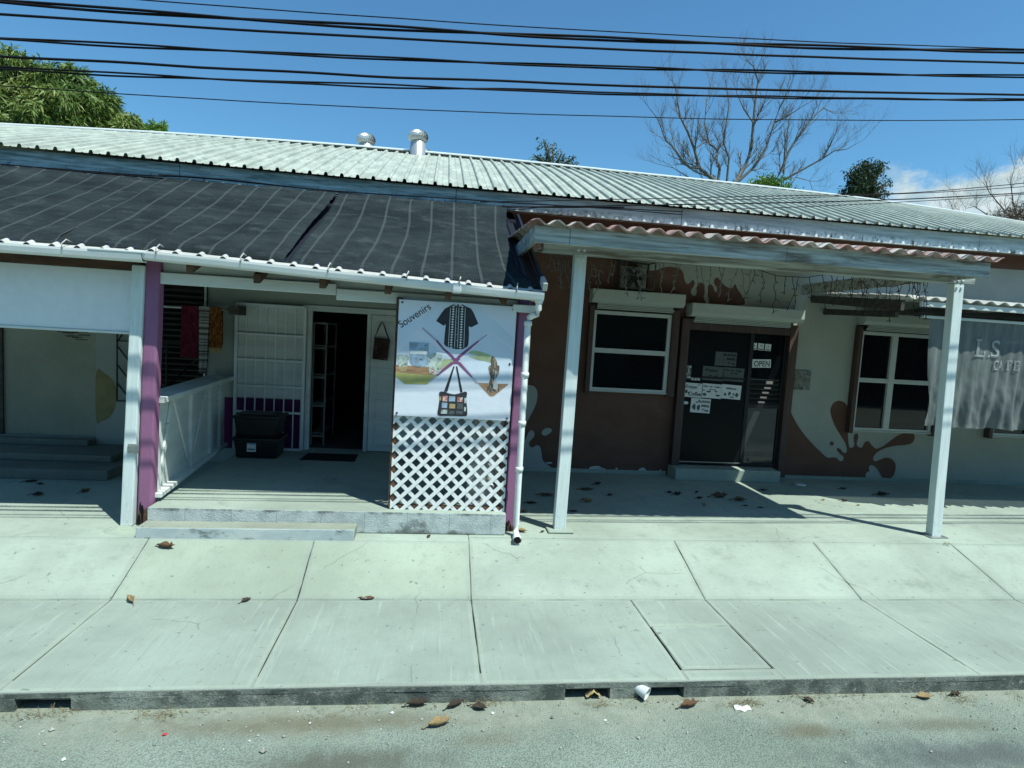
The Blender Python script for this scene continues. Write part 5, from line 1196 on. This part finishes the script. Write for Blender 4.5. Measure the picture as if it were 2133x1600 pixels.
def bare(name, label, limbs, Y, seed, r0, gen, base_px, mat='bark_pale', twig=1.0, grow=1.0, group=None, leaf=None):
    rnd = random.Random(seed); S = (ony(1400, 300, Y)-EYE).dot(_f)/F
    base = ony(*base_px, Y); foot = Vector((base.x, base.y, -.2))
    t = thing(name, label, 'tree', foot, group)
    b = B(); tips = []
    def wobble(p, q, n, a):
        out = [p]
        for i in range(1, n): out.append(p.lerp(q, i/n)+rv(rnd)*a*(q-p).length)
        return out+[q]
    def branch(p, d, L, r, g):
        n = 4; path = [p]; dd = d.normalized()
        for i in range(n):
            dd = (dd+rv(rnd)*.22+Vector((0, 0, .07))).normalized(); path.append(path[-1]+dd*L/n)
        b.tube(path, [r*(1-.7*i/n) for i in range(n+1)], 5 if g > 1 else 3, caps=False)
        if g <= 0: return
        for i in range(1, n+1):
            for _ in range(2 if g > 1 else (1 if rnd.random() < .75 else 2)):
                if rnd.random() < .12: continue
                nd = (dd+rv(rnd)*.85+Vector((0, 0, .28))).normalized(); nd.y *= .8
                branch(path[i], nd, L*rnd.uniform(.42, .68), r*.55, g-1)
    dep = {}
    for li, (pts, rr) in enumerate(limbs):
        off = rnd.uniform(-1.4, 1.4)
        P = []
        for i, (x, y) in enumerate(pts):
            t_ = i/(len(pts)-1); k = (round(pts[0][0]), round(pts[0][1]))
            yy = Y+off*t_; P.append(ony(x, y, yy))
        rr *= .80; rs = [rr*(1-.82*i/(len(P)-1)) for i in range(len(P))]
        b.tube(P, rs, 7, caps=False)
        for i in range(1, len(P)):
            seg = P[i]-P[i-1]
            for _ in range(2 if i < len(P)-1 else 3):
                q = P[i-1].lerp(P[i], rnd.uniform(.3, 1)); d = (seg.normalized()+rv(rnd)*.75+Vector((0, 0, .35))); d.y *= .8
                branch(q, d, grow*rnd.uniform(.8, 1.7)*(1.0 if i > 1 else .6), rs[i]*.42+.003, gen)
    b.tube([foot, foot.lerp(base, .5)+Vector((.15, 0, 0)), base], [r0*1.3, r0*1.1, r0], 12)
    obj('trunk', b, mat, t, recalc=False)
    return t
def T(p): return [(1300+x/2.56, 80+y/2.56) for x, y in p]
bare('bare_tree', 'tall leafless pale tree spreading against the sky behind the roof', [
    (T([(540, 900), (490, 765), (430, 715), (400, 690), (375, 590), (340, 500), (300, 420), (285, 330), (270, 240)]), .15),
    (T([(400, 690), (350, 690), (310, 650), (270, 590), (220, 540), (180, 430), (110, 340)]), .09),
    (T([(500, 770), (510, 690), (492, 640), (500, 600), (455, 560), (430, 460), (440, 330), (460, 250)]), .10),
    (T([(560, 880), (590, 780), (640, 690), (680, 580), (690, 450), (700, 330), (715, 230), (690, 150), (650, 112)]), .15),
    (T([(590, 780), (700, 680), (760, 580), (800, 450), (830, 370), (880, 270), (912, 180)]), .10),
    (T([(780, 880), (790, 790), (840, 700), (880, 600), (930, 520), (1000, 430), (1060, 370), (1120, 400)]), .12),
    (T([(850, 755), (950, 700), (1060, 640), (1100, 570), (1140, 480)]), .08), (T([(1060, 640), (1120, 600), (1190, 590), (1285, 535)]), .05),
    (T([(545, 790), (560, 640), (532, 560), (545, 450), (560, 350), (540, 220)]), .08), (T([(800, 450), (860, 420), (940, 370), (1040, 310)]), .06),
    (T([(375, 590), (420, 560), (480, 540)]), .05), (T([(480, 765), (350, 745), (260, 690), (180, 670)]), .05),
    (T([(850, 720), (860, 560), (880, 440), (910, 330)]), .07), (T([(870, 810), (915, 740), (990, 760), (1010, 830)]), .05), (T([(690, 450), (640, 380), (600, 290), (610, 200)]), .06)],
     30, 17, .34, 2, (1530, 470), grow=.85)
bare('bare_tree', 'leafless twiggy tree at the right edge in front of the cloud', [
    ([(2120, 470), (2085, 430), (2060, 400), (2050, 370)], .045), ([(2125, 470), (2110, 420), (2105, 380), (2115, 340)], .045), ([(2110, 480), (2060, 450), (2030, 430), (2010, 435)], .04), ([(2150, 470), (2140, 420), (2133, 380), (2140, 345)], .045), ([(2100, 480), (2050, 465), (2000, 450), (1985, 452)], .05)],
     24, 5, .2, 2, (2120, 520), mat='bark_dark', grow=.75)
tree('dry_bush', 'brown half dead bush beneath the twiggy tree at the right edge', [(2110, 448, 24), (2080, 455, 18), (2135, 440, 26), (2060, 462, 14), (2130, 470, 30)], 23, 'twigs_dry', .13, .03, 5, 700, 2110, 12, rosette=False, ragged=.5, inner=.8, cat='bush')

# ------------------------------------------------------------------ fallen leaves and litter
def leafmesh(seed, curl, mat_):
    rnd = random.Random(seed); b = B(); L, W = 1., .46
    V = []
    for i in range(9):
        u = i/8; w_ = W*sin(pi*min(1, u*1.02))**.8*(.6+.7*rnd.random())*.5+.008
        zc = curl*.42*(u-.45)**2*(1+.4*sin(seed)); row = []
        for j in range(5):
            s = (j-2)/2; row.append(b.bm.verts.new((u-.5+.03*rnd.random(), s*w_*(1-.25*curl*abs(s)), .03+zc+curl*.36*abs(s)**1.5*w_*2+.06*rnd.random())))
        V.append(row)
    for A, C in zip(V, V[1:]):
        for j in range(4): f = b.bm.faces.new((A[j], C[j], C[j+1], A[j+1])); f.smooth = True
    b.tube([(-.5, 0, .06+curl*.08), (-.62, .02, .05), (-.74, .05, .03)], .014, 5)
    me = bpy.data.meshes.new('fallen_leaf'); b.bm.to_mesh(me); b.bm.free(); me.materials.append(MATS[mat_]); return me
LM = {}
for mt_ in ('leaf_brown', 'leaf_tan', 'leaf_dark'):
    LM[mt_] = [leafmesh(s, c, mt_) for s, c in ((1, .5), (2, 1.0), (3, 1.7))]
def gpos(x, y, g): return onramp(x, y) if g == 'r' else onz(x, y, {'p': .12, 't': .401, 'f': .618, 'd': 0.002, 's': .52}[g])
leafno = 0
def leaf(x, y, g, size, kind, shape, rot, label, tilt=0., sq=1.):
    global leafno
    leafno += 1; o = bpy.data.objects.new('fallen_leaf', LM['leaf_'+kind][shape]); COL.objects.link(o)
    o.location = gpos(x, y, g); o.rotation_euler = (tilt, (-.34 if g == 'r' else 0)*cos(rot+pi/2)*0, rot)
    o.scale = (size*.92, size*1.05*sq, size*.9); tag(o, label, 'leaf', 'fallen leaves')
    md = o.modifiers.new('thick', 'SOLIDIFY'); md.thickness = .012
PAV = [
 (345, 1143, 'r', .175, 'brown', 2, -.2, 'curled brown leaf on the sloped pavement below the concrete step'),
 (272, 1254, 'p', .14, 'tan', 2, 2.3, 'tan curled leaf on the pavement joint at the left'),
 (496, 1241, 'p', .09, 'brown', 1, -.5, 'small brown leaf beside the pavement joint, above the grey one'),
 (512, 1253, 'p', .10, 'dark', 1, .9, 'small grey shrivelled leaf just under the pavement joint'),
 (764, 1248, 'p', .14, 'brown', 0, -.05, 'long flat brown leaf on the pavement joint below the step end'),
 (893, 1119, 't', .075, 'dark', 1, 1.4, 'small grey leaf stuck below the lattice wall'),
 (1086, 1108, 't', .13, 'tan', 1, -.5, 'tan leaf lying beside the downpipe outlet'),
 (1130, 1109, 't', .06, 'dark', 2, .6, 'tiny dark leaf left of the left canopy post base'),
 (1138, 1033, 't', .20, 'brown', 0, -.2, 'large brown leaf left of the left canopy post in the shade'),
 (1106, 1049, 't', .15, 'dark', 0, -.1, 'dark thin leaf in shade nearest the downpipe'),
 (1090, 1066, 't', .13, 'tan', 0, .1, 'pale leaf at the shade edge near the downpipe'),
 (1195, 1066, 't', .11, 'dark', 0, .0, 'dark leaf right of the left canopy post on the shade edge'),
 (1222, 1021, 't', .20, 'brown', 0, .0, 'flat brown leaf in the terrace shade, largest right of the left post'),
 (1245, 1010, 't', .13, 'dark', 2, .3, 'dark curled leaf farthest back in the terrace shade'),
 (1222, 1047, 't', .17, 'tan', 2, -.6, 'ragged tan leaf in the shade near the canopy post'),
 (1271, 1033, 't', .11, 'dark', 1, .4, 'small dull leaf between the canopy post and the doorstep'),
 (1394, 1027, 't', .10, 'dark', 1, -.3, 'left of the pair of dark leaves below the doorstep'),
 (1411, 1032, 't', .15, 'dark', 2, .2, 'right of the pair of dark leaves below the doorstep'),
 (1451, 1027, 't', .09, 'dark', 2, .8, 'small black leaf between two clusters below the doorstep'),
 (1457, 1039, 't', .11, 'dark', 1, .1, 'small dark leaf above the lone translucent one'),
 (1467, 1052, 't', .10, 'tan', 0, 1.2, 'thin upright tan leaf near the middle of the terrace shade'),
 (1499, 1038, 't', .24, 'brown', 2, -.1, 'wide ragged brown leaf in the shade before the doorstep'),
 (1540, 1044, 't', .20, 'brown', 1, -.2, 'broad brown leaf close to the slanting shadow edge'),
 (1553, 1054, 't', .08, 'dark', 0, -.3, 'little dark leaf just below the broad brown one'),
 (1585, 1058, 't', .09, 'dark', 0, 0, 'thin dark leaf at the tip of the slanting shadow'),
 (1590, 1022, 't', .14, 'dark', 0, -.1, 'thin dark leaf in the shade right of the light streak'),
 (1757, 1019, 't', .15, 'dark', 0, .1, 'flat dark leaf in the shade under the mural splash'),
 (1715, 1042, 't', .08, 'tan', 1, .4, 'pale leaf in the small sunlit triangle'),
 (1758, 1045, 't', .11, 'dark', 2, -.5, 'dark curled leaf on the edge of the sunlit triangle'),
 (1838, 1033, 't', .22, 'dark', 1, -.1, 'large dark leaf in the shade left of the right canopy post'),
 (1788, 1053, 't', .07, 'tan', 1, .2, 'small yellow leaf on the sunlit strip below the triangle'),
 (65, 1004, 't', .15, 'dark', 0, .5, 'dark slim leaf at the foot of the left steps'),
 (84, 1010, 't', .08, 'dark', 2, .2, 'small dark leaf beside the slim one at the left steps'),
 (77, 1033, 't', .15, 'dark', 1, 0, 'dark leaf in the shade farthest left on the neighbouring floor'),
 (178, 1026, 't', .13, 'brown', 2, 1.0, 'upright curled leaf in the shade left of the white post'),
 (915, 1513, 'd', .16, 'tan', 2, .3, 'big tan crumpled leaf lying alone on the road'),
 (870, 1472, 'd', .15, 'dark', 2, .1, 'dark curled leaf against the kerb, leftmost of the three'),
 (948, 1473, 'd', .13, 'dark', 2, .5, 'dark leaf against the kerb, middle of the three'),
 (997, 1477, 'd', .12, 'dark', 1, -.4, 'dark flat leaf against the kerb, rightmost of the three'),
 (1436, 1474, 'd', .15, 'brown', 2, .2, 'red brown curled leaf on the road right of the plastic cup'),
 (1683, 1461, 'd', .09, 'dark', 1, -.9, 'small dark leaf by the kerb right of the white paper'),
 (1925, 1455, 'd', .13, 'tan', 1, -.1, 'tan leaf by the kerb at the far right, left of a darker one'),
 (1990, 1450, 'd', .10, 'dark', 2, 0, 'dark leaf by the kerb at the far right'),
]
for a in PAV: leaf(*a)
p = onz(1350, 1465, 0); t = thing('plastic_cup', 'clear plastic cup lying in the kerb drain slot', 'cup', p)
b = B(); ax = Vector((.62, -.62, -.18)).normalized(); u_ = ax.cross(Vector((0, 0, 1))).normalized(); v_ = u_.cross(ax); c0 = Vector((p.x-.045, KY+.015, .062))
def ring(s, r): return [c0+ax*s+(u_*cos(2*pi*k/24)+v_*sin(2*pi*k/24))*r for k in range(24)]
for (s0, r0_), (s1, r1_) in zip([(-.05, .0), (-.05, .030), (.0, .035), (.06, .042), (.062, .046), (.066, .046), (.066, .041), (.0, .033)], [(-.05, .030), (.0, .035), (.06, .042), (.062, .046), (.066, .046), (.066, .041), (.0, .033), (-.046, .028)]):
    A, C = ring(s0, r0_), ring(s1, r1_)
    for k in range(24): f = b.face([A[k], A[(k+1) % 24], C[(k+1) % 24], C[k]], 0, True)
obj('cup', b, 'cup_plastic', t, recalc=False)
b = B(); p = onz(1238, 1462, .0)
b.grid(lambda u, v: (p.x-.05+.10*u, KY-.005+.05*v+.02*noise.noise(Vector((u*4, v*4, 1))), .004+.05*(1-abs(u-.5)*1.4)+.02*noise.noise(Vector((u*5, v*5, 8)))), 8, 8)
tag(obj('paper_scrap', b, 'print_tan'), 'crumpled yellow brown paper scrap stuck in the left of the twin drain slots', 'litter')
b = B(); p = onz(1545, 1476, .0); b.grid(lambda u, v: (p.x-.06+.115*u+.012*v, p.y-.03+.05*v+.01*sin(u*9), .004+.016*abs(noise.noise(Vector((u*4, v*4, 1))))), 10, 6)
o = tag(obj('paper_scrap', b, 'paper_white'), 'torn white paper lying on the road beside the kerb', 'litter'); md = o.modifiers.new('t', 'SOLIDIFY'); md.thickness = .002
b = B(); p = onz(1093, 1237, .12); b.grid(lambda u, v: (p.x-.018+.036*u, p.y-.015+.04*v, .124+.012*sin(u*3)*v), 5, 5); tag(obj('petal', b, 'scrap_red'), 'single red petal on the pavement below the downpipe', 'petal')
b = B(); p = onz(343, 1531, 0); b.grid(lambda u, v: (p.x-.012+.024*u, p.y-.012+.02*v, .004+.004*sin(u*3)), 3, 3); tag(obj('plastic_scrap', b, 'scrap_red'), 'tiny orange red plastic scrap on the road at the left', 'litter')
b = B(); p = onz(1667, 1010, .401); b.lathe([(.0, .012), (.07, .012), (.078, .004), (.08, 0)], p, 24); tag(obj('paper_plate', b, 'paper_white', None, 0, base=p), 'round white paper plate on the terrace below the mural splash', 'plate')
# dry grass tufts and grit: nobody could count these
b = B(); rnd = random.Random(7)
for (x, y, g, n, s) in ((335, 1492, 'd', 60, .06), (1560, 1466, 'd', 70, .05), (1520, 1470, 'd', 40, .06), (1010, 1468, 'd', 50, .05), (2085, 1236, 'p', 120, .045), (2000, 1458, 'd', 60, .07), (60, 1492, 'd', 60, .09), (1700, 1462, 'd', 50, .10), (130, 1488, 'd', 40, .08), (680, 1492, 'd', 20, .10), (1250, 1470, 'd', 40, .04), (1972, 1134, 't', 25, .03)):
    p = gpos(x, y, g)
    for i in range(n):
        a = rnd.gauss(0, 1); q = p+Vector((rnd.gauss(0, 1)*s, rnd.gauss(0, .45)*s, .004)); d = Vector((rnd.uniform(-1, 1), rnd.uniform(-.6, .6), rnd.uniform(0, .5))).normalized()*rnd.uniform(.015, .055)
        b.tube([q, q+d*.5+Vector((0, 0, .004)), q+d], .0011, 3)
for i in range(420):
    x = rnd.uniform(-4.5, 5); 
    if noise.noise(Vector((x*1.6, 2, 5))) < -.05: continue
    q = Vector((x, KY-.012-abs(rnd.gauss(0, .03)), .004)); d = Vector((rnd.uniform(-1, 1), rnd.uniform(-.5, .3), rnd.uniform(0, .4))).normalized()*rnd.uniform(.012, .045)
    b.tube([q, q+d*.5+Vector((0, 0, .004)), q+d], .0013, 3)
struct('dry_grass', b, 'straw', kind='stuff')
b = B()
for i in range(900):
    x = rnd.uniform(-4.2, 4.8); y = KY-.02-abs(rnd.gauss(0, .26)); r = abs(rnd.gauss(0, .0035))+.0022
    if i % 40 == 0: r *= 2.2
    c = Vector((x, y, r*.5)); v = [b.bm.verts.new(c+Vector((q[0]*r*rnd.uniform(.7, 1.3), q[1]*r*rnd.uniform(.7, 1.3), q[2]*r*.8))) for q in ((1, 0, 0), (0, 1, 0), (-1, 0, 0), (0, -1, 0), (0, 0, 1))]
    for k in range(4): f = b.bm.faces.new((v[k], v[(k+1) % 4], v[4])); f.material_index = 0 if i % 30 else 1
struct('grit', b, ['stone_grey', 'paper_white'], kind='stuff', recalc=False)

# unseen building added across the street to cut the sky light in the shade
ob_ = thing('sky_blocker_building', 'plain two storey building added unseen across the street to block low sky light', 'building', (0, -11, 0))
b = B(); b.box(-32, 32, -20, -11, -.2, 5.9); obj('wall', b, 'sky_blocker_wall', ob_)
b = B(); b.hexa([(-33, -21, 5.91), (33, -21, 5.91), (33, -9.9, 5.91), (-33, -9.9, 5.91), (-33, -21, 6.8), (33, -21, 6.8), (33, -10.2, 6.1), (-33, -10.2, 6.1)]); obj('roof', b, 'roof_metal', ob_)
for k in range(11):
    for z in (1.0, 3.9): b = B(); x = -27+k*5.2; b.box(x, x+1.6, -10.98, -10.95, z, z+1.5); obj('window', b, 'tinted_glass', ob_)
sc.view_settings.view_transform = 'Standard'; sc.view_settings.look = 'None'; sc.view_settings.exposure = .25; sc.view_settings.gamma = 1
sc.cycles.max_bounces = 6
